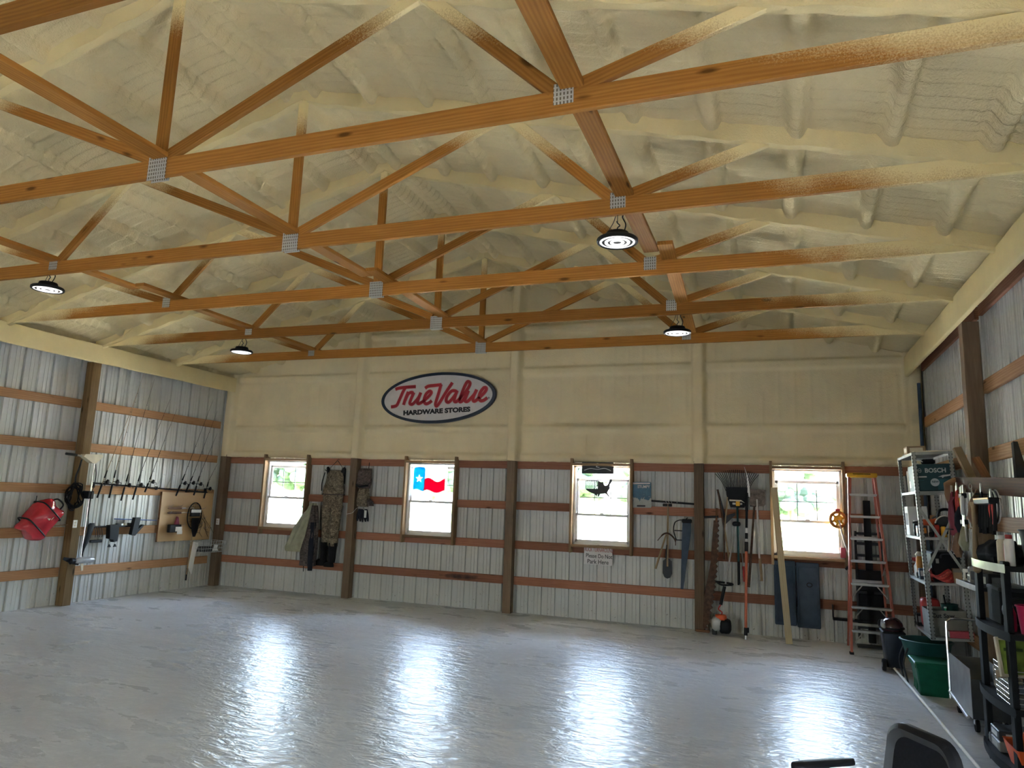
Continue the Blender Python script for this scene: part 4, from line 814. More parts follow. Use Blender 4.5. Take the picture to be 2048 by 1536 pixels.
# leaning and hanging yard tools ------------------------------------------------
rkx=thing('leaf_rake','wide black leaf rake hung tines up between post and window','rake',(9.70,.05,.70)); MB().tube([(0,0,0),(0,.02,1.12)],[.016,.014],8).build('handle',M['black'],rkx)
hd_=[(-.165,1.42),(-.155,1.30),(-.10,1.12),(.10,1.12),(.165,1.28),(.17,1.42)]
MB().prism(hd_,.0,.012).build('head',M['black'],rkx,None); MB().rbox(-.07,.07,-.02,.0,1.16,1.19,.004).build('label_strip',M['lgrey'],rkx,None)
for q in range(22):
    a=(q-10.5)/10.5; x0=a*.16; MB().tube(smooth_path([(x0,.005,1.36),(x0+a*.06,-.0,1.50),(a*.30,-.01,1.60+.06*(1-a*a)),(a*.305,-.035,1.615+.06*(1-a*a))],3),.0045,4).build('tine',M['black'],rkx)
sh=thing('yard_tool_yellow_collar','dark long handled tool with yellow collar hanging over the leaf rake','garden tool',(9.71,-.01,.72)); MB().tube([(0,0,0),(.0,0,.32)],.016,8).build('grip',M['black'],sh); MB().tube([(0,0,.3),(-.01,0,1.15)],.014,8).build('shaft',M['teal'],sh); MB().rbox(-.03,.03,-.02,.02,1.12,1.19,.006).build('collar',M['yellow'],sh); MB().prism([(-.12,1.19),(.05,1.19),(.10,1.17),(.05,1.21),(-.12,1.215)],-.006,.006).build('head_bar',M['cream'],sh,None)
xs_=thing('crosscut_saw','long rusty two-man crosscut saw leaning upright by the post','saw',(9.22,-.02,.0))
P0=[(.045,.02),(.22,1.62)]; back=[(-.03+.0,.05),(-.005,.5),(.09,1.0),(.14,1.62)]; fr=[]
for q in range(22):
    t=q/21; x=.055+.17*(t**.8)+.035*math.sin(PI*t); z=.06+1.56*t; fr.append((x,z)); 
    if q<21: fr.append((x-.022 if q%3 else x-.032,z+.037))
MB().prism(fr+back[::-1],-.0025,.0025,R(0,'X')).build('blade',M['rust'],xs_,None)
MB().rbox(-.13,.07,-.02,.02,.0,.035,.008).build('lower_handle',M['brownwood'],xs_); MB().tube([(.0,0,1.66),(.21,0,1.675)],.018,8).build('upper_handle',M['dgrey'],xs_); MB().tube([(.18,0,1.6),(.19,0,1.80)],.016,8).build('handle_post',M['brownwood'],xs_)
lp=thing('lopping_shears','old lopping shears with dark handles hanging beside the crosscut saw','shears',(9.45,.06,1.05)); MB().tube([(-.03,0,1.03),(.06,0,.45),(.05,0,0)],.013,8).build('handle',M['rust'],lp); MB().tube([(.11,0,.92),(.06,.0,.45),(.12,0,.0)],.013,8).build('handle',M['tan'],lp); MB().prism([(-.05,1.03),(-.02,1.03),(.09,.6),(.07,.5),(.05,.58)],-.005,.005).build('blade',M['dgrey'],lp,None); MB().prism([(.02,.62),(.06,.50),(.22,.66),(.21,.69)],-.005,.005).build('hook_blade',M['dgrey'],lp,None)
tr=thing('string_trimmer','orange and black petrol string trimmer standing head up by the post','trimmer',(9.455,-.12,.0)); MB().tube([(.22,.12,1.56),(.10,.05,.90),(.01,.0,.36)],.012,8).build('shaft',M['alu'],tr)
MB().tube([(.055,.03,.68),(.0,.0,.42)],.024,10).build('grip',M['black'],tr); MB().tube(smooth_path([(-.05,-.02,.74),(.02,-.08,.71),(.15,-.03,.71),(.16,.05,.72),(.05,.06,.73),(-.05,.02,.74)],5,True),.014,8,True).build('loop_handle',M['black'],tr); MB().tube(smooth_path([(.0,0,.42),(-.03,-.02,.36),(.02,-.04,.32),(.0,-.03,.26)],5),.010,6).build('throttle_cable',M['redp'],tr)
MB().loft(superbox(.15,.16,.20,18,10,.6,4,.004),T(-.05,-.01,.16)).build('fuel_tank',M['lgrey'],tr,60); MB().loft(superbox(.17,.17,.20,18,10,.55,5,.006),T(.06,-.01,.13)).build('engine_cover',M['black'],tr,60); MB().loft(superbox(.16,.14,.09,18,10,.6,6,.004),T(.0,-.01,.245)).build('starter_housing',M['orange2'],tr,60); MB().rbox(-.12,-.06,-.05,.05,.0,.09,.01).build('muffler',M['dgrey'],tr)
MB().loft(superbox(.12,.12,.07,14,8,.6,7,.002),T(.23,.12,1.58)).build('cutting_head',M['black'],tr,60)
ps=thing('pole_saw','orange telescopic pole saw with curved blade leaning at the wall','pole saw',(9.80,-.30,.0)); pl_=lambda t:(0.025*t*1.6,.28*t,2.08*t)
seg=lambda a,b,r_,mt,nm: MB().tube([pl_(a),pl_(b)],r_,10).build(nm,M[mt],ps)
seg(0,.03,.016,'alu','pole_tip'); seg(.025,.075,.026,'black','foot_clamp'); seg(.07,.58,.020,'polorange','orange_pole'); seg(.575,.64,.026,'black','clamp'); seg(.63,.66,.017,'paper','upper_pole'); seg(.66,.70,.022,'black','clamp'); seg(.70,.74,.017,'paper','upper_pole'); seg(.735,.86,.018,'black','upper_grip'); seg(.85,.98,.022,'black','saw_socket')
MB().rbox(.02,.045,.0,.03,.09,.16,.006).build('clamp_lever',M['black'],ps)
bl=[]; 
for t in np.linspace(0,1,10): bl.append((.045+.02*math.sin(t*2)-.055*t*t,1.98+.44*t))
bl2=[(x+.035*(1-t)+.004,z) for (x,z),t in zip(bl,np.linspace(0,1,10))]
MB().prism(bl+bl2[::-1],.27,.275).build('saw_blade',M['alu'],ps,None)
sp=thing('square_shovel','square muddy shovel hung blade up beside the last window','shovel',(9.99,.03,.80)); MB().tube([(.015,0,0),(.0,0,.55),(-.01,.0,1.15)],.015,8).build('handle',M['alu'],sp); MB().tube([(.03,0,-.02),(.012,0,.30)],.021,8).build('wood_grip',M['tan'],sp)
MB().prism([(-.115,1.07),(-.085,1.05),(.085,1.05),(.105,1.08),(.11,1.29),(-.11,1.30)],-.006,.004).build('blade',plain('muddy_steel',(.20,.165,.14),.85,0,.4,25,.3),sp,None)
hoe=thing('garden_hoe','dark wooden hoe handle hanging between the pole saw and shovel','hoe',(9.88,.05,.68)); MB().tube([(-.04,0,0),(.06,0,1.18)],[.019,.014],8).build('handle',M['rust'],hoe); MB().prism([(0,1.16),(.12,1.16),(.12,1.24),(0,1.24)],-.004,.004).build('blade',M['dgrey'],hoe,None)
h2=thing('red_grip_tool','slim tool handle with red grip hanging beside the leaf rake','garden tool',(9.78,.07,.75)); MB().tube([(0,0,.0),(-.01,0,.22)],.016,8).build('grip',M['redp'],h2); MB().tube([(-.01,0,.2),(-.10,0,1.15)],.008,6).build('shaft',M['lgrey'],h2)
bd=solo('leaning_board',MB().rbox(-1.08,1.08,-.019,.019,-.044,.044,.002),M['pale'],'pale bare board leaning across the corner of the last window','board',mw=frame((10.366,-.40,.02),(10.222,.012,2.115),(0,1,-.2)))
for j,(x0,x1,z0,z1,lb) in enumerate(((10.19,10.482,.19,1.085,'slate grey moulded panel under the window, the half behind the leaning board'),(10.488,10.795,.175,1.075,'slate grey moulded panel under the window, the half nearer the ladder'))):
    t=thing('moulded_panel',lb,'panel',((x0+x1)/2,.075,z0),group='slate grey panels under the window'); w=(x1-x0)/2; h=z1-z0
    MB().rbox(-w,w,-.03,.03,0,h,.012).build('shell',M['navy'],t); MB().rbox(-w+.03,w-.03,-.034,-.028,.04,h-.06,.004).build('raised_field',M['navy'],t)
    if j: MB().tube([(.02+.035*math.cos(a),-.036,h*.66+.028*math.sin(a)) for a in np.linspace(0,2*PI,14,endpoint=False)],.006,5,True).build('pull_ring',M['black'],t)
mw=thing('measuring_wheel','yellow spoked measuring wheel hung up beside the ladder','measuring wheel',(11.06,.0,1.70))
MB().tube([(.105*math.cos(a),0,.105*math.sin(a)) for a in np.linspace(0,2*PI,30,endpoint=False)],.022,8,True,R(18,'Z')).build('tyre',M['amber'],mw)
for q in range(6): a=q*PI/3+.3; MB().tube([(.015*math.cos(a),0,.015*math.sin(a)),(.10*math.cos(a),0,.10*math.sin(a))],.017,6,False,R(18,'Z')).build('spoke',M['yellow'],mw)
MB().lathe([(.062,-.006),(.062,.006),(.038,.010),(.034,.022)],18,R(18,'Z')@R(90,'X')).build('hub',M['yellow'],mw); MB().rbox(-.02,.05,-.04,-.01,-.01,.05,.006).build('counter_box',M['yellow'],mw)
MB().tube([(.01,-.03,.0),(.06,-.03,-.27),(.12,-.04,-.50)],.010,8).build('folding_shaft',M['lgrey'],mw); MB().tube([(.12,-.04,-.50),(.15,-.04,-.64)],.009,8).build('lower_shaft',M['redp'],mw); MB().tube([(.15,-.04,-.60),(.07,-.04,-.68)],.017,8).build('grip',M['black'],mw); MB().rbox(-.03,.03,-.02,.02,.115,.15,.006).build('brake_block',M['redp'],mw)
solo('red_switch_box',MB().rbox(-.035,.035,-.03,.03,-.07,.07,.006),M['redbox'],'small red box fixed on the window jamb below the measuring wheel','box',(11.115,.06,1.24))

# cables and pipe
solo('socket_cable',MB().tube(smooth_path([(.05,-3.12,1.20),(.03,-3.3,1.185),(.02,-3.7,1.17),(.015,-4.3,1.165),(.012,-5.0,1.175)],6),.006,5),M['tan'],'thin tan cable running along the girt from the socket behind the bag','cable')
solo('conduit_pipe',MB().tube([(12.15,-.09,.02),(12.15,-.09,3.62)],.022,10),M['navy'],'dark blue pipe standing in the wall corner above the shelving','pipe')
# ================================================================ ladder corner
ld=thing('step_ladder','tall orange stepladder with yellow cap and aluminium steps in the corner','ladder',(11.38,-.60,0))
FB=[(-.265,-.04,0),(.275,-.04,0)]; FT=[(-.185,.30,2.30),(.135,.30,2.30)]; LB=[(-.25,.62,0),(.26,.62,0)]; LT=[(-.16,.36,2.28),(.12,.36,2.28)]
for s in (0,1):
    board('front_rail',FB[s],FT[s],.075,.030,(1,0,0),M['orange'],ld); board('rear_rail',LB[s],LT[s],.045,.025,(1,0,0),M['orange'],ld)
    MB().rbox(FB[s][0]-.025,FB[s][0]+.025,-.08,.0,0,.03,.004).build('foot',M['blackrub'],ld,None)
lerp=lambda a,b,t: tuple(a[k]+(b[k]-a[k])*t for k in range(3))
for i in range(1,8):
    t=.293*i/2.30; a=lerp(FB[0],FT[0],t); b=lerp(FB[1],FT[1],t); MB().rbox(a[0],b[0],a[1]-.04,a[1]+.045,a[2]-.022,a[2]+.010,.004).build('step',M['alu'],ld,None)
    if i in (1,2,3):
        for s,p in ((1,a),(-1,b)): MB().tube([(p[0]+s*.02,p[1],p[2]-.17),(p[0]+s*.14,p[1],p[2]-.02)],.008,5).build('step_brace',M['alu'],ld)
for i in (1,3,5): t=.293*i/2.28; a=lerp(LB[0],LT[0],t); b=lerp(LB[1],LT[1],t); MB().rbox(a[0],b[0],a[1]-.008,a[1]+.008,a[2]-.02,a[2]+.02,.003).build('rear_bar',M['alu'],ld,None)
MB().rbox(-.215,.165,.23,.42,2.285,2.345,.012).build('top_cap',M['yellow'],ld); MB().rbox(-.14,.08,.226,.231,2.325,2.335,.001).build('cap_slot',M['black'],ld,None)
for s in (0,1): MB().tube([lerp(FB[s],FT[s],.5),lerp(LB[s],LT[s],.42)],.007,5).build('spreader',M['alu'],ld)
# folded hand truck behind the ladder
ht=thing('hand_truck','dark upright hand truck standing against the wall behind the ladder','hand truck',(11.44,.07,0)); 
for s in (-.16,.16): MB().tube([(s,0,.1),(s,0,1.55)],.016,8).build('side_tube',M['dgrey'],ht)
MB().rbox(-.045,.045,-.03,.03,.05,1.98,.006).build('centre_post',M['black'],ht,None)
for z in (.25,.72,1.0,1.22,1.38,1.52): MB().rbox(-.17,.17,-.02,.02,z-.018,z+.018,.004).build('cross_bar',M['dgrey'],ht,None)
MB().rbox(-.15,.15,-.04,.03,.74,1.02,.01).build('back_plate',M['black'],ht,None); MB().rbox(-.15,.15,-.04,.03,.30,.70,.01).build('lower_plate',M['black'],ht,None); MB().rbox(-.20,.20,-.16,.0,.0,.03,.006).build('toe_plate',M['dgrey'],ht,None)
br=thing('wall_bracket_shelf','low dark metal bracket shelf on the wall beside the ladder foot','bracket',(11.20,.05,.32)); MB().rbox(-.25,.40,-.06,.06,.0,.03,.004).build('ledge',M['black'],br,None)
for s in (-.245,.395): MB().rbox(s-.008,s+.008,-.05,.06,.03,.20,.002).build('upright',M['black'],br,None)

# ================================================================ grey slotted shelving unit
SM=T(11.985,-1.60,.48)@R(-2.6,'Y')
def punched():
    m,n,b=newmat('punched_steel'); v=coords(n); sx=N(n,'SeparateXYZ'); n.links.new(v,sx.inputs[0]); d=math_(n,'ABSOLUTE',math_(n,'SUBTRACT',math_(n,'FRACT',math_(n,'DIVIDE',sx.outputs[2],.038)),.5))
    k=ramp(n,d,[(.14,(1,)*3),(.2,(0,)*3)]); kx=ramp(n,math_(n,'ABSOLUTE',math_(n,'SUBTRACT',math_(n,'FRACT',math_(n,'MULTIPLY_ADD',sx.outputs[0],25,.5)),.5)),[(.15,(1,)*3),(.25,(0,)*3)])
    n.links.new(mixc(n,math_(n,'MULTIPLY',k,kx),ramp(n,noise(n,v,6),[(.3,(.26,.27,.26)),(.7,(.36,.37,.36))]),(.03,.03,.03)),b.inputs['Base Color']); b.inputs['Roughness'].default_value=.45; b.inputs['Metallic'].default_value=.2; return m
M['punch']=punched(); M['shelfgrey']=plain('shelf_grey_enamel',(.40,.41,.39),.42,.1)
su=thing('grey_shelving_unit','tall grey slotted metal shelving unit full of tools by the corner','shelving'); su.matrix_basis=SM
for sx_ in (-1,1):
    for sy in (-1,1):
        x0,y0=sx_*.20,sy*.50; m=MB().box(x0-(.0 if sx_<0 else .04),x0+(.04 if sx_<0 else 0),y0-.0015,y0+.0015,0,2.03); m.box(x0-.0015,x0+.0015,y0-(0 if sy<0 else .04),y0+(.04 if sy<0 else 0),0,2.03); m.build('corner_post',M['punch'],su,None)
SH=[0.0,.575,1.06,1.565,2.0]
for z in SH:
    s_=MB().box(-.198,.198,-.498,.498,z+.026,z+.029)
    for q in ((-.198,-.195,-.498,.498),(.195,.198,-.498,.498),(-.198,.198,-.498,-.495),(-.198,.198,.495,.498)): s_.box(q[0],q[1],q[2],q[3],z,z+.029)
    s_.build('shelf',M['shelfgrey'],su,None)
for a,b in (((-.19,-.503,.70),(.19,-.503,1.42)),((-.19,-.506,1.42),(.19,-.506,.70))): board('cross_brace',a,b,.028,.003,(0,1,0),M['shelfgrey'],su)
for a,b in (((.203,-.48,.3),(.203,.48,1.6)),((.206,-.48,1.6),(.206,.48,.3))): board('back_brace',a,b,.028,.003,(1,0,0),M['shelfgrey'],su)
for k,y in enumerate((-1.70,-1.18)):      # blocks the unit stands on
    t=thing('concrete_block','grey concrete block propping the shelving unit, '+('nearer the green bin' if k==0 else 'nearer the corner'),'block',(12.07,y,0),group='concrete blocks under the shelving')
    m=MB(); m.rbox(-.10,.10,-.06,.06,0,.232,.006); m.build('block',M['lgrey'],t,None); m=MB(); m.rbox(-.10,.10,-.06,.06,.234,.468,.006); m.build('block',M['lgrey'],t,None)
def on(level,x,y,rz=0,dz=.0295): return SM@T(x,y,SH[level]+dz)@R(rz,'Z')
def place(t,mat): t.matrix_basis=mat; return t
def box_thing_(lv,x,y,sx_,sy,h,cc,tc,lb,j):
    t=place(thing('small_carton',lb,'box'),on(lv,x,y,0,.0295 if lv!=4 else .0445)); MB().rbox(-sx_/2,sx_/2,-sy/2,sy/2,0,h,.005).build('body',M[cc],t); MB().box(-sx_/2-.0015,-sx_/2,-sy*.35,sy*.35,h*.3,h*.8).build('side_label',M[tc],t,None); MB().box(-sx_*.35,sx_*.35,-sy/2-.0015,-sy/2,h*.3,h*.8).build('end_label',M[tc],t,None)
# big blue-green power tool carton
M['bblue']=plain('carton_teal',(.012,.050,.062),.5,var=.12); M['bteal']=plain('carton_light_teal',(.02,.10,.12),.5,var=.1); M['btext']=plain('carton_text',(.48,.50,.50),.6,var=.05)
bx=place(thing('power_tool_carton','large dark teal power tool carton lettered BOSCH on the upper shelf','carton'),on(3,.0,-.185)); MB().rbox(-.155,.215,-.29,.30,0,.30,.004).build('carton',M['bblue'],bx,None)
lettering('BOSCH',.068,M['btext'],bx,(-.085,-.2915,.205),sx=.95,bold=.002,extrude=.0005); MB().box(.03,.213,-.2912,-.289,.01,.13).build('colour_panel',M['bteal'],bx,None)
MB().lathe([(.044,0),(.044,.001)],24,T(.005,-.2905,.095)@R(90,'X')).build('round_badge',M['btext'],bx); lettering('NEW',.032,M['bblue'],bx,(-.025,-.2925,.090),sx=.9,bold=.001,extrude=.0004)
MB().tube([(-.135+.016*math.cos(a),-.291,.228+.022*math.sin(a)) for a in np.linspace(0,2*PI,16,endpoint=False)],.002,4,True).build('emblem_ring',M['btext'],bx); MB().box(-.147,-.123,-.2915,-.290,.225,.231).build('emblem_bar',M['btext'],bx,None)
lettering('BULLDOG',.026,M['btext'],bx,(-.148,-.2915,.155),sx=.9,extrude=.0004) if False else MB().box(-.148,-.07,-.2912,-.29,.150,.166).build('caption_bar',M['btext'],bx,None); MB().box(-.148,-.10,-.2912,-.29,.118,.124).build('caption_line',M['bteal'],bx,None)
MB().prism([(.04,.155),(.09,.175),(.15,.18),(.20,.20),(.205,.19),(.16,.165),(.10,.155),(.085,.14),(.075,.155)],-.2918,-.29).build('tool_picture',M['btext'],bx,None)
t=place(thing('goggles','black goggles with a curved pale strap lying on the power tool carton','goggles'),on(3,-.08,-.35,0,.3305)); MB().rbox(-.01,.13,-.03,.03,0,.06,.02).build('lens_body',M['black'],t); MB().tube(smooth_path([(0,-.03,.03),(-.05,-.05,.05),(-.07,-.02,.02),(-.04,-.04,.0)],5),.006,6).build('strap',M['paper'],t)
t=place(thing('pvc_offcut','pale plastic pipe offcut sticking out over the top of the shelving','pipe'),on(4,-.12,.32,60,.03)); MB().tube([(-.10,0,.014),(.16,0,.014)],.014,8).build('pipe',M['paper'],t); 
t=place(thing('flat_board','pale flat board lying on the top shelf','board'),on(4,.0,-.05)); MB().rbox(-.17,.19,-.44,.40,0,.014,.002).build('board',M['cream'],t,None)
# side of upper shelf: rolls and papers
for j,(y,h,mt,lb) in enumerate(((.20,.30,'paper','white paper roll standing on the upper shelf behind the carton'),(.31,.26,'cream','cream tube standing on the upper shelf beside the paper roll'),(.42,.22,'dgrey','short dark tube standing at the back of the upper shelf'))):
    t=place(thing('paper_tube',lb,'tube',group='tubes on the upper shelf'),on(3,-.12,y)); MB().lathe([(.025,0),(.026,h*.9),(.024,h)],12).build('tube',M[mt],t); MB().lathe([(.015,h),(.015,h+.012)],10).build('cap',M['black'],t)
# level 2: power tools
def drill(lb,cat,mat,y,x=-.05,rz=0,c='orange2'):
    t=place(thing('power_drill',lb,cat),mat); MB().tube([(0,-.10,.16),(0,.08,.16)],[.035,.04],10).build('motor_body',M[c],t); MB().tube([(0,-.18,.16),(0,-.10,.16)],[.012,.025],8).build('chuck',M['dgrey'],t); MB().tube([(0,.03,.14),(0,.06,.04)],[.022,.024],8).build('grip',M['black'],t); MB().rbox(-.035,.035,.0,.12,0,.05,.01).build('battery',M['black'],t); return t
drill('orange and black cordless drill on the shelf under the teal carton','drill',on(2,-.08,-.36,-70),0)
t=place(thing('circular_saw','dark circular saw with round guard on the shelf under the teal carton','circular saw'),on(2,.07,-.32)); MB().lathe([(.02,-.02),(.10,-.018),(.10,.018),(.02,.02)],24,T(0,-.08,.13)@R(90,'X')).build('blade_guard',M['dgrey'],t); MB().tube([(.10*math.cos(a),-.105,.13+.10*math.sin(a)) for a in np.linspace(-.6,3.4,16)],.008,6).build('guard_rim',M['alu'],t); MB().rbox(-.07,.09,-.06,.10,.08,.22,.03).build('motor_housing',M['black'],t); MB().tube(smooth_path([(-.05,.0,.2),(-.02,.0,.29),(.08,.0,.29),(.10,.0,.20)],5),.016,8).build('handle',M['black'],t); MB().rbox(-.12,.12,-.11,.08,0,.02,.004).build('base_shoe',M['alu'],t,None)
t=place(thing('hose_loops','grey hose coiled on the shelf under the teal carton','hose'),on(2,.10,-.02)); 
for q in range(3): MB().tube([(.08*math.cos(a),.14*math.sin(a),.03+.035*q+.12*(.5+.5*math.sin(a))) for a in np.linspace(0,2*PI,22,endpoint=False)],.013,6,True).build('loop',M['grey'],t)
t=place(thing('white_carton','white carton at the window end of the second shelf','carton'),on(2,-.10,.34)); MB().rbox(-.09,.12,-.12,.14,0,.34,.004).build('carton',M['paper'],t,None); MB().box(-.0915,-.09,-.08,.08,.12,.26).build('print_panel',M['dgrey'],t,None)
t=place(thing('jar','dark jar beside the white carton on the second shelf','jar'),on(2,-.12,.12)); MB().lathe([(.04,0),(.045,.02),(.045,.12),(.03,.15)],14).build('glass',M['black'],t); MB().lathe([(.033,.15),(.033,.175)],14).build('lid',M['alu'],t)
# level 1: cases
t=place(thing('dark_tool_case','dark plastic tool case on the middle shelf behind the cross brace','case'),on(1,.02,-.18)); MB().rbox(-.12,.17,-.22,.24,0,.32,.02).build('case',M['black'],t); MB().tube(smooth_path([(-.03,-.235,.26),(-.02,-.26,.30),(.07,-.26,.30),(.08,-.235,.26)],4),.010,6).build('handle',M['dgrey'],t); MB().rbox(-.08,-.05,-.228,-.21,.2,.25,.003).build('catch',M['alu'],t,None)
t=place(thing('amber_lantern','amber and black lantern standing at the room side of the middle shelf','lantern'),on(1,-.14,.08)); MB().lathe([(.045,0),(.05,.03),(.05,.06),(.035,.07)],14).build('base',M['black'],t); MB().lathe([(.034,.07),(.040,.12),(.040,.22),(.030,.25)],14).build('globe',M['amber'],t); MB().lathe([(.04,.25),(.045,.27),(.02,.30)],14).build('cap',M['cream'],t)
t=place(thing('cord_bundle','red and white extension cord bundled on the middle shelf edge','cord'),on(1,-.06,-.36)); 
for q in range(7):
    a0=q*.5; MB().tube([(.12*math.cos(a)*(1-.04*q)+.03,.08*math.sin(a)*(1+.03*q)-.05,.03+.012*q+.035*math.sin(a*2+a0)) for a in np.linspace(0,2*PI,24,endpoint=False)],.011,6,True).build('turn',M['cord_red'] if q%3 else M['redp'],t)
t=place(thing('small_carton','small brown carton beside the red cord on the middle shelf','carton'),on(1,.135,-.40)); MB().rbox(-.05,.055,-.07,.08,0,.15,.003).build('carton',M['card'],t,None); MB().box(-.05,.055,-.0715,-.07,.11,.148).build('flap',M['cardgrey'],t,None)
for j,y in enumerate((.22,.34)): t=place(thing('spray_bottle','white spray bottle on the middle shelf, '+('nearer the lantern' if j==0 else 'nearer the corner'),'bottle',group='spray bottles on the middle shelf'),on(1,-.13,y)); MB().lathe([(.035,0),(.038,.02),(.038,.12),(.014,.16),(.014,.18)],12).build('bottle',M['paper'],t); MB().rbox(-.05,.015,-.012,.012,.18,.22,.004).build('trigger_head',M['redp'],t)
# level 0: carton, can, bottle
t=place(thing('saw_carton','open grey carton lettered Cut Saw on the lowest shelf','carton'),on(0,-.01,-.22)); m=MB()
for q in ((-.175,.19,-.17,-.166),(-.175,.19,.20,.204),(-.175,-.171,-.17,.204),(.186,.19,-.17,.204)): m.box(q[0],q[1],q[2],q[3],.0,.27)
m.box(-.175,.19,-.17,.204,0,.004); m.build('carton',M['cardgrey'],t,None); lettering('Cut Saw',.062,M['signblack'],t,(-.15,-.1712,.195),sx=1.05,bold=.002,extrude=.0005)
t=place(thing('fuel_can','red fuel can standing behind the open grey carton','fuel can'),on(0,-.06,.24)); MB().loft(superbox(.20,.18,.34,20,12,.4,9,.003),T(0,0,.17)).build('tank',M['redp'],t,60); MB().tube([(0,-.05,.33),(0,-.08,.40)],.018,8).build('spout',M['black'],t); MB().tube(smooth_path([(0,-.02,.33),(0,.0,.38),(0,.06,.38),(0,.08,.33)],4),.012,6).build('handle',M['redp'],t)
t=place(thing('green_bottle','small green glassy bottle standing in the grey carton','bottle'),on(0,.0,-.30,0,.035)); MB().lathe([(.03,0),(.032,.02),(.032,.19),(.012,.25),(.012,.28)],12).build('bottle',plain('green_glass',(.05,.35,.2),.1),t); MB().lathe([(.014,.28),(.014,.295)],10).build('cap',M['paper'],t)
t=place(thing('bucket_of_rags','dark teal tub of tools in the grey carton','tub'),on(0,.09,-.05,0,.035)); MB().lathe([(.07,0),(.085,.30),(.09,.30),(.08,.29),(.065,.02)],16).build('tub',M['teal'],t); MB().tube([(-.03,0,.15),(-.05,-.02,.40)],.01,6).build('tool_handle',M['black'],t)
t=place(thing('flat_red_box','flat red and white box lying at the front of the lowest shelf','box'),on(0,.10,-.452)); MB().rbox(-.12,.11,-.04,.04,0,.07,.003).build('box',M['redbox'],t,None); MB().box(-.1215,-.12,-.038,.038,.005,.065).build('printed_end',M['paper'],t,None)

# further clutter on the grey shelves
for j,(lv,x,y,sx_,sy,h,cc,tc,lb) in enumerate(((2,-.13,-.20,.10,.12,.12,'dgrey','amber','dark battery charger with amber panel on the shelf under the teal carton'),(2,.14,-.42,.08,.10,.13,'cardgrey','paper','small grey carton at the wall end of the shelf under the teal carton'),(1,-.15,-.06,.07,.09,.12,'navy','lgrey','small blue box on the middle shelf beside the lantern'),(4,-.05,.20,.20,.22,.10,'card','cream','brown carton on the very top shelf of the grey unit'),(3,-.11,.06,.09,.10,.16,'redbox','paper','small red box beside the teal carton on the upper shelf'),(0,-.15,.40,.08,.12,.14,'black','grey','black box at the window end of the lowest grey shelf'))):
    box_thing_(lv,x,y,sx_,sy,h,cc,tc,lb,j)
for j,(lv,x,y,h,cc,lb) in enumerate(((2,-.02,-.43,.15,'redp','red aerosol tin at the front of the shelf under the teal carton'),(2,.04,-.45,.13,'yellow','yellow aerosol tin at the front of the shelf under the teal carton'),(1,.10,.02,.16,'lgrey','grey tin deep on the middle shelf'),(1,-.16,-.44,.12,'paper','white tin at the front corner of the middle shelf'))):
    t=place(thing('aerosol_tin',lb,'tin'),on(lv,x,y)); MB().lathe([(.026,0),(.028,.004),(.028,h*.82),(.017,h*.9)],14).build('can',M[cc],t); MB().lathe([(.018,h*.9),(.018,h)],12).build('cap',M['black'],t)
# ================================================================ floor things by the shelving
rb_=thing('rolling_bin','dark rolling bin with a wheel standing at the ladder foot','bin',(11.50,-1.40,0)); MB().loft([[(sx_*w,sy*d,z) for sx_,sy in ((-1,-.8),(-.8,-1),(.8,-1),(1,-.8),(1,.8),(.8,1),(-.8,1),(-1,.8))] for z,w,d in ((.04,.09,.12),(.38,.115,.14),(.42,.12,.15))]).build('bin_body',plain('dark_blue_plastic',(.022,.028,.042),.5),rb_,50)
MB().rbox(-.125,.125,-.16,.16,.42,.445,.012).build('lid',M['black'],rb_); MB().lathe([(.02,-.02),(.065,-.02),(.07,0),(.065,.02),(.02,.02)],18,T(-.12,-.14,.07)@R(90,'Y')).build('wheel',M['blackrub'],rb_); MB().lathe([(.028,-.024),(.028,.024)],12,T(-.12,-.14,.07)@R(90,'Y')).build('wheel_hub',M['grey'],rb_); MB().tube(smooth_path([(-.10,.15,.42),(-.11,.19,.52),(.11,.19,.52),(.10,.15,.42)],4),.012,6).build('handle',M['black'],rb_)
hm=thing('helmet','shiny maroon and black helmet resting on the rolling bin','helmet',(11.50,-1.40,.446)); m=MB(); m.loft([[(.12*s*math.cos(a),.14*s*math.sin(a),z) for a in np.linspace(0,2*PI,20,endpoint=False)] for z,s in ((0,.95),(.04,1.0),(.085,.93),(.12,.72),(.14,.45),(.15,.1))]); m.build('shell',plain('maroon_gloss',(.035,.008,.012),.15),hm,70); MB().tube([(.125*math.cos(a),-.0+.145*math.sin(a),.03) for a in np.linspace(0,2*PI,20,endpoint=False)],.010,6,True).build('rim',M['black'],hm); MB().loft([[(-.10+.03*s*math.cos(a),-.05+.08*s*math.sin(a),.05+.02*s*math.sin(a)+z) for a in np.linspace(0,2*PI,10,endpoint=False)] for z,s in ((0,1),(.05,.8))]).build('visor',M['lgrey'],hm,60)
tb=thing('wheelbarrow_tub','dark teal rounded tub with rim resting under the shelving','tub',(11.74,-2.06,.0)); MB().lathe([(.02,.15),(.12,.17),(.20,.27),(.245,.45),(.262,.45),(.265,.462),(.25,.468),(.23,.44),(.185,.28),(.11,.19),(.02,.17)],28).build('tub',M['teal'],tb,60); MB().lathe([(.10,0),(.12,.0),(.085,.17),(.07,.17)],16).build('foot_ring',M['black'],tb); 
for s in (-1,1): MB().tube(smooth_path([(-.2,s*.12,.38),(-.25,s*.14,.22),(-.22,s*.15,.05),(-.22,s*.15,.0)],4),.010,6).build('leg_tube',M['dgrey'],tb)
gb=thing('storage_bin','bright green plastic storage bin with flared rim on the floor','bin',(11.70,-2.47,0)); gb.scale=(1,1,.88); 
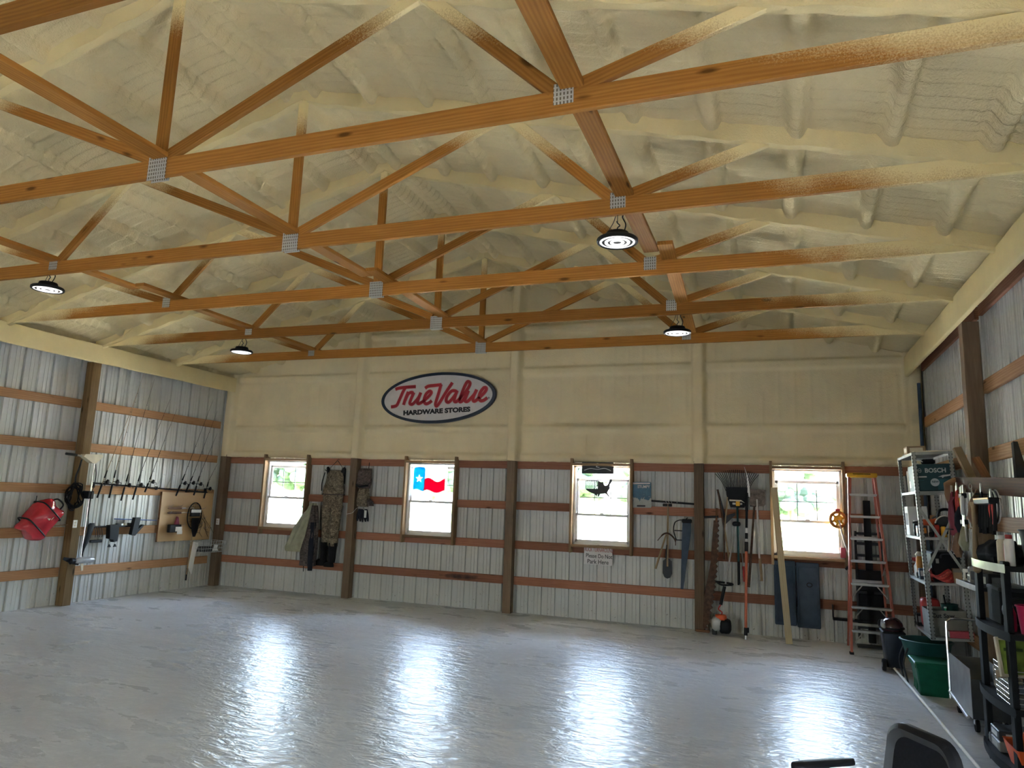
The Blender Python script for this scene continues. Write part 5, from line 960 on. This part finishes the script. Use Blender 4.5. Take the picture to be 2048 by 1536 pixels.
def binrings(zs): return [[(sx_*w,sy*d,z) for sx_,sy in ((-1,-.9),(-.93,-1),(.93,-1),(1,-.9),(1,.9),(.93,1),(-.93,1),(-1,.9))] for z,w,d in zs]
MB().loft(binrings(((0,.125,.15),(.30,.158,.18),(.30,.168,.19),(.35,.172,.195),(.355,.165,.188),(.34,.155,.18),(.02,.115,.14)))).build('tub',M['green'],gb,30)
for q in (-.07,.0,.07): MB().rbox(-.152,-.135,q-.012,q+.012,.03,.29,.004,T(-.005,0,0)@R(5,'Y')).build('rib',M['green'],gb,None)
MB().rbox(-.175,.175,-.20,.20,.352,.372,.008).build('lid',M['green'],gb)
wp=thing('white_pole','long white pole lying on the floor along the shelving','pole',(11.487,-1.28,0)); MB().tube([(.0,-.06,.035),(.09,-3.9,.014)],.014,10).build('tube',M['paper'],wp); MB().tube([(0,.02,.04),(0,-.10,.035)],.026,10).build('end_grip',M['black'],wp); MB().tube([(-.03,-.03,.04),(.03,.02,.012)],.012,6).build('clamp',M['dgrey'],wp)

# grey cart with chrome handle
ct=thing('steel_cart','grey sheet steel cart with chrome push handle and caster','cart',(11.90,-3.47,0))
m=MB(); m.prism([(-.36,.12),(.30,.12),(.30,.50),(-.36,.50)],-.140,-.136,R(90,'Z')) ; m.build('far_side',M['grey'],ct,None)
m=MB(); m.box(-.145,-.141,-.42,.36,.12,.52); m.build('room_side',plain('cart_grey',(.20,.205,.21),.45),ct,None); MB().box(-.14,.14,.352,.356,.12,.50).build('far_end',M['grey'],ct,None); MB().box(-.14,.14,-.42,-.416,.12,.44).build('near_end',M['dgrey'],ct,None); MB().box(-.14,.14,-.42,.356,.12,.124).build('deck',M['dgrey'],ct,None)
MB().tube(smooth_path([(-.15,.38,.10),(-.15,.385,.45),(-.15,.39,.76),(-.13,.39,.81),(-.08,.39,.83),(.12,.39,.83)],5),.012,8).build('push_handle',M['chrome'],ct); MB().tube([(-.152,.40,.16),(-.155,-.30,.10)],.013,8).build('bumper_rail',M['alu'],ct)
for y in (-.34,.28):
    for x in (-.10,.11): 
        w_=MB().lathe([(.012,-.015),(.052,-.014),(.055,0),(.052,.014),(.012,.015)],16,T(x,y,.055)@R(90,'Y')).build('caster',M['blackrub'],ct); MB().rbox(x-.02,x+.02,y-.02,y+.02,.06,.12,.003).build('fork',M['alu'],w_,None)

# ================================================================ black bow-front shelving
bs_=thing('black_shelving_unit','black bow-front shelving unit crowded with tools near the picture edge','shelving',(11.93,-4.90,0))
def bow(z,th=.035,grow=1.0):
    pts=[]
    for t in np.linspace(-1,1,13): pts.append((-.225-.05*(1-t*t)*grow,.45*t))
    pts+= [(.19,.45),(.19,-.45)]
    return [(x,y,z) for x,y in pts],[(x,y,z+th) for x,y in pts]
BZ=[.10,.50,.985,1.435]
M['blkshelf']=plain('black_enamel',(.013,.015,.017),.6,spec=.12)
for z in BZ:
    a,b=bow(z); n=len(a); s_=MB(); s_.add(a+b,[tuple(range(n)),tuple(range(2*n-1,n-1,-1))]+[((i+1)%n,i,n+i,n+(i+1)%n) for i in range(n)]); s_.build('shelf',M['blkshelf'],bs_,30)
    ed=[(x-.004,y,z) for x,y,z in a[:13]]; s_=MB(); s_.add([(x,y,z_) for x,y,_ in ed for z_ in (z-.012,z+.047)],[(2*i,2*i+1,2*i+3,2*i+2) for i in range(12)]); s_.build('edge_band',M['lgrey'] if z>1.2 else M['blkshelf'],bs_,30)  # top shelf band is light grey: window light painted into its colour
for y in (-.36,.36):
    for x in (-.205,.165): MB().rbox(x-.02,x+.02,y-.045,y+.045,.03,1.50,.006).build('post',M['blkshelf'],bs_,None)
for y in (-.36,.36):
    for x in (-.20,.16): MB().lathe([(.01,-.014),(.032,-.013),(.032,.013),(.01,.014)],12,T(x,y,.032)@R(90,'Y')).build('caster',M['blackrub'],bs_)
def onb(k,x,y,rz=0): return T(11.93+x,-4.90+y,BZ[k]+.0355)@R(rz,'Z')
def box_thing(name,lb,cat,mat,sx_,sy,h,col,trim=None,trimname='label_panel'):
    t=place(thing(name,lb,cat),mat); MB().rbox(-sx_/2,sx_/2,-sy/2,sy/2,0,h,.006).build('body',M[col],t)
    if trim: MB().box(-sx_/2-.002,-sx_/2,-sy*.32,sy*.32,h*.25,h*.75).build(trimname,M[trim],t,None); MB().box(-sx_*.32,sx_*.32,-sy/2-.002,-sy/2,h*.25,h*.75).build(trimname,M[trim],t,None)
    return t
t=place(thing('tarp_heap','dark folded tarp heaped on top of the black shelving','tarp'),onb(3,-.10,.14)); MB().loft(garment(dense([(0,0,.0,.13,.27),(0,.0,.05,.14,.28),(.0,.02,.11,.11,.22),(.02,.0,.16,.05,.12)]),30,.016,7,21)).build('folds',M['denim'],t,70)
t=box_thing('dark_case','black lidded case on the third black shelf','case',onb(2,.0,.22),.30,.32,.24,'black'); MB().rbox(-.155,.155,-.165,.165,.235,.265,.008).build('lid',M['dgrey'],t)
t=place(thing('bench_grinder','round black machine housing on the third black shelf','grinder'),onb(2,-.08,-.12)); MB().lathe([(.02,-.07),(.09,-.06),(.10,0),(.09,.06),(.02,.07)],20,T(0,0,.12)@R(90,'X')).build('housing',M['black'],t); MB().rbox(-.08,.08,-.08,.08,0,.04,.01).build('base',M['dgrey'],t)
t=place(thing('pink_bucket','bright pink red bucket on the third black shelf','bucket'),onb(2,-.06,-.36)); MB().lathe([(.075,0),(.095,.18),(.102,.18),(.102,.19),(.09,.19),(.07,.02)],20).build('pail',plain('pink_plastic',(.60,.03,.11),.4),t); MB().tube([(.0+.0,.10*math.cos(a),.18+.06*math.sin(a)) for a in np.linspace(0,PI,12)],.004,5).build('bail',M['alu'],t)
t=place(thing('glue_bottle','red and white squeeze bottle standing in front of the pink bucket','bottle'),onb(2,-.16,-.26)); MB().lathe([(.025,0),(.028,.03),(.028,.12),(.012,.16)],12).build('bottle',plain('pink_red',(.55,.05,.12),.4),t); MB().lathe([(.012,.16),(.004,.24)],10).build('nozzle',M['paper'],t)
for j,(x,y,h,c) in enumerate(((-.12,.34,.14,'cream'),(-.13,.26,.12,'paper'),(-.12,.18,.13,'dgrey'),(-.14,.10,.13,'paper'))):
    t=place(thing('paint_can',['cream tin at the far end of the second black shelf','white tin next to the cream tin on the second black shelf','dark tin between two white tins on the second black shelf','white tin nearest the wire basket on the second black shelf'][j],'tin',group='tins on the second black shelf'),onb(1,x,y)); MB().lathe([(.036,0),(.038,.004),(.038,h-.004),(.036,h),(.030,h),(.030,h-.006)],16).build('can',M[c],t); MB().lathe([(.038,h*.3),(.0385,h*.3),(.0385,h*.75),(.038,h*.75)],16,cap=False).build('label_band',M['cardgrey'],t)
wk=place(thing('wire_crate','grey wire mesh crate standing on the second black shelf','crate'),onb(1,-.11,-.18)); 
for y in np.linspace(-.22,.22,12): MB().tube([(-.10,y,0),(-.11,y,.24)],.003,4).build('upright_wire',M['lgrey'],wk)
for z in np.linspace(0,.24,8): MB().tube([(-.10-.01*z/.24,-.22,z),(-.10-.01*z/.24,.22,z)],.003,4).build('long_wire',M['lgrey'],wk); MB().tube([(-.10,-.22,z),(.16,-.22,z)],.003,4).build('end_wire',M['lgrey'],wk)
MB().box(-.10,.16,-.22,.22,0,.004).build('bottom',M['dgrey'],wk,None)
# lime label tray leaning out
tr_=thing('seed_tray','pale framed tray with lime green print leaning in front of the black shelving','tray',(11.735,-5.23,.725)); MT=R(10,'Z')@R(-14,'X')
m=MB(); 
for q in ((-.075,.30,-.01,.02,0,.02),(-.075,.30,-.01,.02,.24,.26),(-.075,-.055,-.01,.02,0,.26),(.28,.30,-.01,.02,0,.26)): m.rbox(*q,.003,MT)
m.build('frame',M['cream'],tr_,None); MB().box(-.055,.28,.0,.006,.02,.24,MT).build('printed_face',M['limegreen'],tr_,None); MB().rbox(-.03,.09,-.003,.0,.17,.19,.001,MT).build('print_bar',plain('dark_green_print',(.06,.10,.02),.6),tr_,None); MB().rbox(-.05,.28,.02,.14,.0,.05,.004,MT).build('back_box',M['card'],tr_,None)
solo('tray_stand_crate',MB().rbox(-.10,.20,-.09,.09,0,.18,.008),M['black'],'black crate carrying the lime green tray on the second black shelf','crate',mw=onb(1,-.03,-.36))
# lowest levels
ot=place(thing('orange_tool_tray','orange tapered tool tray on the lowest black shelf','tray'),onb(0,-.10,-.26)); m=MB(); m.loft(binrings(((0,.10,.13),(.14,.13,.17),(.145,.135,.175),(.135,.12,.16),(.015,.09,.12)))); m.build('tray',M['orange2'],ot,30); MB().tube(smooth_path([(-.0,.16,.13),(0,.12,.20),(0,-.12,.20),(0,-.16,.13)],4),.010,6).build('handle',M['orange2'],ot)
for j,(y,z) in enumerate(((.15,0),(.15,.075),(.30,0))): t=box_thing('parts_organiser',['grey parts organiser flat on the lowest black shelf beside the orange tray','grey parts organiser stacked on another on the lowest black shelf','grey parts organiser at the far end of the lowest black shelf'][j],'organiser',onb(0,-.10,y if j<2 else .36)@T(0,0,z),.24,.22 if j<2 else .16,.07,'grey' if j!=1 else 'dgrey','lgrey','clear_lid')
t=box_thing('dark_battery','black battery box low on the lowest black shelf near the camera','battery box',onb(0,.08,-.10),.14,.10,.12,'black')

# ================================================================ narrow wall shelf and hanging tool beam
ws=thing('lit_edge_shelf','narrow wall shelf with window-lit front edge painted pale between the grey and black shelving','shelf',(11.98,-4.02,1.21)); MB().rbox(-.23,.20,-.36,.36,0,.03,.003).build('shelf_board',M['dgrey'],ws,None); MB().rbox(-.240,-.230,-.36,.36,-.008,.038,.002).build('edge_strip',M['lgrey'],ws,None)  # strip colour carries the window light on the front edge
for y in (-.3,.3): MB().prism([(.20,0),(-.05,0),(.20,-.20)],y-.012,y+.012).build('bracket',M['dgrey'],ws,None)
def onw(x,y,rz=0): return T(11.98+x,-4.02+y,1.2405)@R(rz,'Z')
for j,(x,y,sx_,sy,h,c,lb) in enumerate(((-.15,.26,.10,.12,.10,'paper','white label-maker box at the far end of the lit-edged shelf'),(-.14,.12,.10,.12,.07,'lgrey','flat grey box in the middle of the lit-edged shelf'),(-.14,.12,.08,.10,.06,'paper','small white box stacked on the flat grey box'),(-.13,-.04,.12,.14,.14,'cardgrey','square grey carton near the middle of the lit-edged shelf'),(-.12,-.24,.14,.18,.11,'dgrey','dark flat case at the near end of the lit-edged shelf'))):
    mt=onw(x,y,8*j-10); 
    if j==2: mt=mt@T(0,0,.071)
    box_thing('small_box',lb,'box',mt,sx_,sy,h,c,'dgrey' if c!='dgrey' else 'lgrey')
t=place(thing('cable_reel','black cable reel hanging half over the lit-edged shelf','cable reel'),onw(.02,.25)); MB().lathe([(.09,0),(.09,.012),(.05,.014),(.05,.08),(.09,.082),(.09,.095)],20).build('spool',M['black'],t); MB().lathe([(.055,.015),(.08,.02),(.08,.075),(.055,.08)],20).build('cable_winding',M['blackrub'],t)
M['darkbeam']=wood('dark_beam',(.075,.024,.011),(.11,.038,.017),(.04,.013,.007),.6)
bm=thing('hanging_beam','reddish brown timber beam on brackets with tools hung along it','beam',(11.86,-4.55,2.04)); board('beam',(-.02,-1.05,-.04),(-.03,.90,.05),.13,.10,(1,0,0),M['darkbeam'],bm)
for y in (-.75,.62): MB().rbox(.0,.335,y-.02,y+.02,-.05,-.01,.004).build('bracket',M['dgrey'],bm,None)
def hang(name,lb,cat,y,x=-.09,z=.0,group=None): return thing(name,lb,cat,(11.83+x,y,2.0+.045*(y+4.5)+z),group=group)
for j,y in enumerate((-3.72,-3.92,-4.10)):
    t=hang('pliers',['pliers hung at the far end of the timber beam','pliers hung second along the timber beam','pliers hung third along the timber beam'][j],'pliers',y,group='pliers on the timber beam'); m=MB()
    for s in (-1,1): MB().tube(smooth_path([(0,s*.01,-.02),(-.005,s*.035,-.10),(-.005,s*.02,-.20)],4),.009,6).build('handle',M[['maroon','redp','yellow'][j]],t)
    MB().prism([(-.012,.0),(.012,.0),(.006,.07),(-.006,.07)],-.008,.008,T(0,0,-.03)@R(90,'Z')).build('jaw',M['alu'],t,None); MB().tube([(0,0,.03),(.03,0,.045)],.003,4).build('nail',M['dgrey'],t)
t=hang('leather_gloves','worn leather gloves draped over the far end of the beam','gloves',-3.66,-.07,.06); MB().loft(garment(dense([(0,0,-.22,.035,.03),(-.01,0,-.10,.055,.05),(.0,0,.0,.06,.06),(.06,.0,.05,.05,.05)]),16,.008,4,31)).build('glove',M['leather'],t,70); 
for q in range(4): MB().tube([(-.01,-.04+.027*q,-.18),(-.015,-.05+.032*q,-.29-.02*(q%2))],[.016,.011],7).build('finger',M['leather'],t)
t=hang('maroon_rag','maroon rag hanging from the beam below the leather gloves','rag',-3.82,-.11,-.06); MB().loft(garment(dense([(0,0,-.34,.02,.06),(0,0,-.2,.03,.075),(0,0,-.05,.025,.05),(.03,0,.0,.02,.03)]),18,.009,5,33)).build('cloth',M['maroon'],t,70)
t=hang('bar_clamp','silver bar clamp hanging from the beam','clamp',-4.20,-.10,.0); MB().rbox(-.006,.006,-.012,.012,-.42,.05,.002).build('bar',M['alu'],t,None); MB().rbox(-.02,.02,-.02,.09,-.06,-.02,.005).build('fixed_jaw',M['dgrey'],t); MB().rbox(-.02,.02,-.02,.09,-.28,-.24,.005).build('sliding_jaw',M['dgrey'],t); MB().tube([(0,.08,-.24),(0,.08,-.16)],.006,6).build('screw',M['alu'],t)
t=hang('rod_bundle','bundle of thin wooden dowels and files hanging below the gloves','tool bundle',-3.76,-.12,-.30)
for q in range(9): MB().tube([(rng.uniform(-.02,.03),-.08+.02*q,.05+rng.uniform(-.03,.03)),(rng.uniform(-.03,.03),-.08+.021*q,-.22+rng.uniform(-.05,.03))],[.007,.005],6).build('rod',M[['tan','lgrey','leather','paper','tan','dgrey','cream','tan','lgrey'][q]],t)
MB().tube([(.035*math.cos(a),.10*math.sin(a),-.05) for a in np.linspace(0,2*PI,16,endpoint=False)],.006,5,True).build('tie_band',M['black'],t)
t=hang('chain_loop','steel chain looped over the timber beam','chain',-4.36,-.08,.0)
for q in range(14):
    z=.04-.035*q; A=R(90*(q%2),'Z'); MB().tube([(.010*math.cos(a),0,.022*math.sin(a)) for a in np.linspace(0,2*PI,10,endpoint=False)],.004,5,True,T(.02*math.sin(q*.5),.05*math.sin(q*.35),z)@A).build('link',M['alu'],t)
t=hang('wide_brush','wide dark brush head with yellow edge hanging near the camera end of the beam','brush',-4.86,-.10,-.06); MB().rbox(-.03,.05,-.22,.22,-.03,.02,.008).build('block',M['black'],t); MB().rbox(-.034,-.03,-.21,.21,.006,.018,.001).build('yellow_edge',M['yellow'],t,None)
for q in range(18): y=-.21+.0247*q; MB().loft([[(x+(-.03 if k else .0)*q*0+w*math.cos(a),y+w*math.sin(a)+(.02*math.sin(q) if k else 0),z) for a in np.linspace(0,2*PI,6,endpoint=False)] for k,(x,z,w) in enumerate(((.01,-.02,.011),(.0,-.22-.03*math.sin(q*1.7),.014)))]).build('bristle_tuft',M['blackrub'],t,60)
t=hang('ball_bat','pale worn wooden bat hanging handle up from the beam','bat',-4.62,-.13,-.08); MB().lathe([(.018,0),(.020,-.02),(.013,-.05),(.014,-.20),(.022,-.34),(.030,-.46),(.028,-.53),(.01,-.545)],14).build('bat',M['tan'],t); MB().tube([(0,0,-.01),(.06,0,.04)],.003,4).build('string',M['dgrey'],t)
t=hang('lime_tape','lime green tape roll hung on the far tip of the beam','tape',-3.61,-.10,.02); MB().lathe([(.025,-.012),(.042,-.012),(.042,.012),(.025,.012)],18,R(90,'Y'),cap=False).build('roll',plain('lime_tape',(.40,.42,.06),.4),t); MB().tube([(.0,0,.03),(.06,0,.03)],.004,5).build('peg',M['dgrey'],t)
t=hang('white_scraper','white handled scraper hanging under the middle of the beam','scraper',-4.28,-.13,-.04); MB().rbox(-.012,.012,-.02,.02,-.16,.0,.006).build('handle',M['paper'],t); MB().prism([(-.02,-.16),(.02,-.16),(.035,-.25),(-.035,-.25)],-.002,.002,R(90,'Z')).build('blade',M['alu'],t,None)
# more clutter on the black top shelf
t=place(thing('black_bucket','dark bucket on the top of the black shelving under the brush','bucket'),onb(3,.06,-.22)); MB().lathe([(.10,0),(.125,.24),(.132,.24),(.132,.25),(.12,.25),(.095,.02)],20).build('pail',M['dgrey'],t); MB().tube([(0,.13*math.cos(q),.24-.10*math.sin(q)) for q in np.linspace(0,PI,12)],.004,5).build('bail',M['alu'],t)
for j,(x,y,h,cc,lb) in enumerate(((-.17,-.18,.20,'cream','cream spray can nearest the beam bat on the black top shelf'),(-.15,-.27,.18,'redbox','red spray can beside the cream one on the black top shelf'),(-.17,-.36,.21,'paper','white spray can nearest the camera on the black top shelf'))):
    t=place(thing('spray_can',lb,'spray can',group='spray cans on the black top shelf'),onb(3,x,y)); MB().lathe([(.030,0),(.032,.004),(.032,h*.8),(.020,h*.88)],14).build('can',M[cc],t); MB().lathe([(.022,h*.88),(.022,h),(.018,h+.003)],12).build('cap',M['paper'] if j!=2 else M['redp'],t)
box_thing('metal_cash_box','flat grey metal box at the wall side of the black top shelf','box',onb(3,.08,.12),.16,.24,.13,'cardgrey','dgrey')
for j,y in enumerate((-3.98,-4.05,-4.45,-4.72,-5.02)):
    t=hang('snips',['red snips hung between two pliers on the beam','yellow snips hung beside the red snips on the beam','green snips hung beside the chain','black snips hung beside the bat','red snips hung past the brush near the camera'][j],'snips',y,-.10+.01*(j%2),-.04*(j%3),group='snips along the timber beam')
    for s in (-1,1): MB().tube(smooth_path([(0,s*.008,0),(-.005,s*.04,-.07),(0,s*.03,-.15),(0,s*.012,-.20)],4),.008,6).build('handle',M[['redp','yellow','green','black','redp'][j]],t)
    MB().prism([(-.010,.0),(.010,.0),(.004,.08),(-.004,.08)],-.006,.006,T(0,0,-.01)@R(90,'Z')).build('blade',M['alu'],t,None)
for j,(y,z,cc,lb) in enumerate(((-4.02,-.20,'denim','dark work glove hanging under the middle of the beam'),(-4.50,-.10,'leather','tan leather pouch hanging beside the chain'),(-4.14,-.34,'olive','olive cloth strap bundle hanging low under the beam'),(-3.90,-.42,'leather','brown leather strap bundle hanging lowest under the beam'))):
    t=hang('hanging_pouch',lb,'pouch',y,-.10,z,group='pouches under the timber beam'); MB().loft(garment(dense([(0,0,-.16,.02,.03),(-.01,0,-.10,.035,.05),(.0,0,.0,.03,.055),(.01,.0,.06,.015,.02)]),16,.006,4,50+j)).build('bag',M[cc],t,70); MB().tube([(0,0,.05),(.03,0,-z+.02)],.004,5).build('strap',M[cc],t)
t=hang('hand_saw','hand saw with silver blade hanging near the far end of the beam','saw',-3.58,-.05,-.02); MB().prism([(-.02,0),(.08,0),(.03,-.42),(.0,-.42)],-.001,.001,R(90,'Z')).build('blade',M['alu'],t,None); MB().rbox(-.012,.012,-.03,.09,.0,.09,.01).build('handle',M['tan'],t)
t=hang('wire_coil','grey wire coil hanging over the beam beside the brush','wire coil',-4.98,-.07,-.02)
for q in range(4): MB().tube([(.01*q-.02,(.09+.006*q)*math.sin(a),-.08+(.11+.004*q)*math.cos(a)) for a in np.linspace(0,2*PI,22,endpoint=False)],.005,5,True).build('turn',M['lgrey'] if q%2 else M['dgrey'],t)
# offcuts behind the beam
for j,(p,q,w,mt,lb) in enumerate((((11.98,-3.60,2.02),(11.86,-3.45,2.44),.07,'tan','pale speckled offcut leaning out above the beam'),((12.08,-3.72,2.02),(11.98,-3.56,2.34),.06,'brownwood','brown offcut leaning beside the pale speckled one'),((12.10,-4.45,2.0),(12.06,-4.30,2.42),.12,'dgrey','dark grey wedge shaped offcut standing behind the beam'))):
    L=(Vector(q)-Vector(p)).length; solo('timber_offcut',MB().prism([(-L/2,-w/2),(L/2,-w/2 if j<2 else w*.2),(L/2,w/2),(-L/2,w/2)],-.015,.015),M[mt],lb,'offcut',mw=frame(p,q,(.3,-1,0)),sharp=None)

# ================================================================ office chair
FD=Vector((-.86,-.50,0)).normalized(); WDv=Vector((-FD.y*-1,0,0)); WDv=Vector((FD.y,-FD.x,0))   # far side direction
CH=Matrix(((-WDv.x,-FD.x,0,10.565),(-WDv.y,-FD.y,0,-7.775),(0,0,1,0),(0,0,0,1)))@Matrix.Diagonal((.9,.9,.9,1))   # local x: to near side, local y: backwards
ch=thing('office_chair','black office chair with grey-rimmed mesh back and padded arms at the bottom edge','chair'); ch.matrix_basis=CH
M['mesh']=plain('chair_mesh',(.016,.017,.022),.85,bump=.4,scale=60,spec=.15); M['rim']=plain('chair_rim',(.055,.06,.063),.4,spec=.3)
def rr(w,z0,z1,r_,n=7):
    out=[]
    for cx_,cz,a0 in ((w-r_,z1-r_,0),(-w+r_,z1-r_,90),(-w+r_*.6,z0+r_*.6,180),(w-r_*.6,z0+r_*.6,270)):
        q=r_ if a0<180 else r_*.6
        for k in range(n): a=math.radians(a0+90*k/(n-1)); out.append((cx_+q*math.cos(a),cz+q*math.sin(a)))
    return out
curve=lambda x,z: .20+.16*(z-.52)-.9*x*x*.35+.03*math.sin((z-.5)*6)
outer=rr(.225,.50,1.0,.11); mid_=rr(.205,.52,.98,.10); inner=rr(.175,.55,.945,.085)
n=len(outer); m=MB()
ringsF=[[(x,curve(x,z)-.012,z) for x,z in mid_],[(x,curve(x,z)+.008,z) for x,z in outer],[(x,curve(x,z)+.040,z) for x,z in outer],[(x,curve(x,z)+.045,z) for x,z in mid_]]
m.loft(ringsF,cap=False); m.build('back_shell',M['black'],ch,50)
m=MB(); m.loft([[(x,curve(x,z)-.012,z) for x,z in mid_],[(x,curve(x,z)+.006,z) for x,z in inner]],cap=False); m.build('back_rim',M['rim'],ch,50)
g=MB(); Q=[[(x*s,curve(x*s,.747+(z-.747)*s)+.008,.747+(z-.747)*s) for x,z in inner] for s in (1.02,.8,.6,.4,.2,.02)]; g.loft(Q,cap=True); g.build('back_mesh',M['mesh'],ch,60)
MB().loft(superbox(.48,.46,.09,30,10,.45,11,.003),T(0,-.02,.46)).build('seat',M['mesh'],ch,60)
for s in (-1,1):
    m=MB(); m.loft([[(s*.285+.042*math.cos(a)*w,y+.0,.765+.016*math.sin(a)+.012*math.sin((y+.2)*5)) for a in np.linspace(0,2*PI,12,endpoint=False)] for y,w in ((-.20,.3),(-.185,.75),(-.14,1),(.0,1.05),(.08,.95),(.12,.7),(.13,.3))]); m.build('arm_pad',M['black'],ch,60)
    MB().tube(smooth_path([(s*.285,-.02,.75),(s*.30,.0,.58),(s*.27,.02,.44),(s*.15,.02,.40)],5),.018,8).build('arm_support',M['black'],ch)
MB().rbox(-.035,.035,.15,.26,.38,.60,.01).build('back_bar',M['black'],ch); MB().lathe([(.05,.40),(.05,.36),(.028,.36),(.028,.12)],16).build('gas_column',M['black'],ch)
for k in range(5):
    a=k*2*PI/5+.3; leg=MB().tube([(0,0,.12),(.16*math.cos(a),.16*math.sin(a),.11),(.29*math.cos(a),.29*math.sin(a),.075)],[.03,.022,.016],8).build('base_leg',M['black'],ch)
    MB().lathe([(.008,-.02),(.028,-.02),(.028,.02),(.008,.02)],12,T(.29*math.cos(a),.29*math.sin(a),.03)@R(90,'X')).build('caster',M['blackrub'],leg)
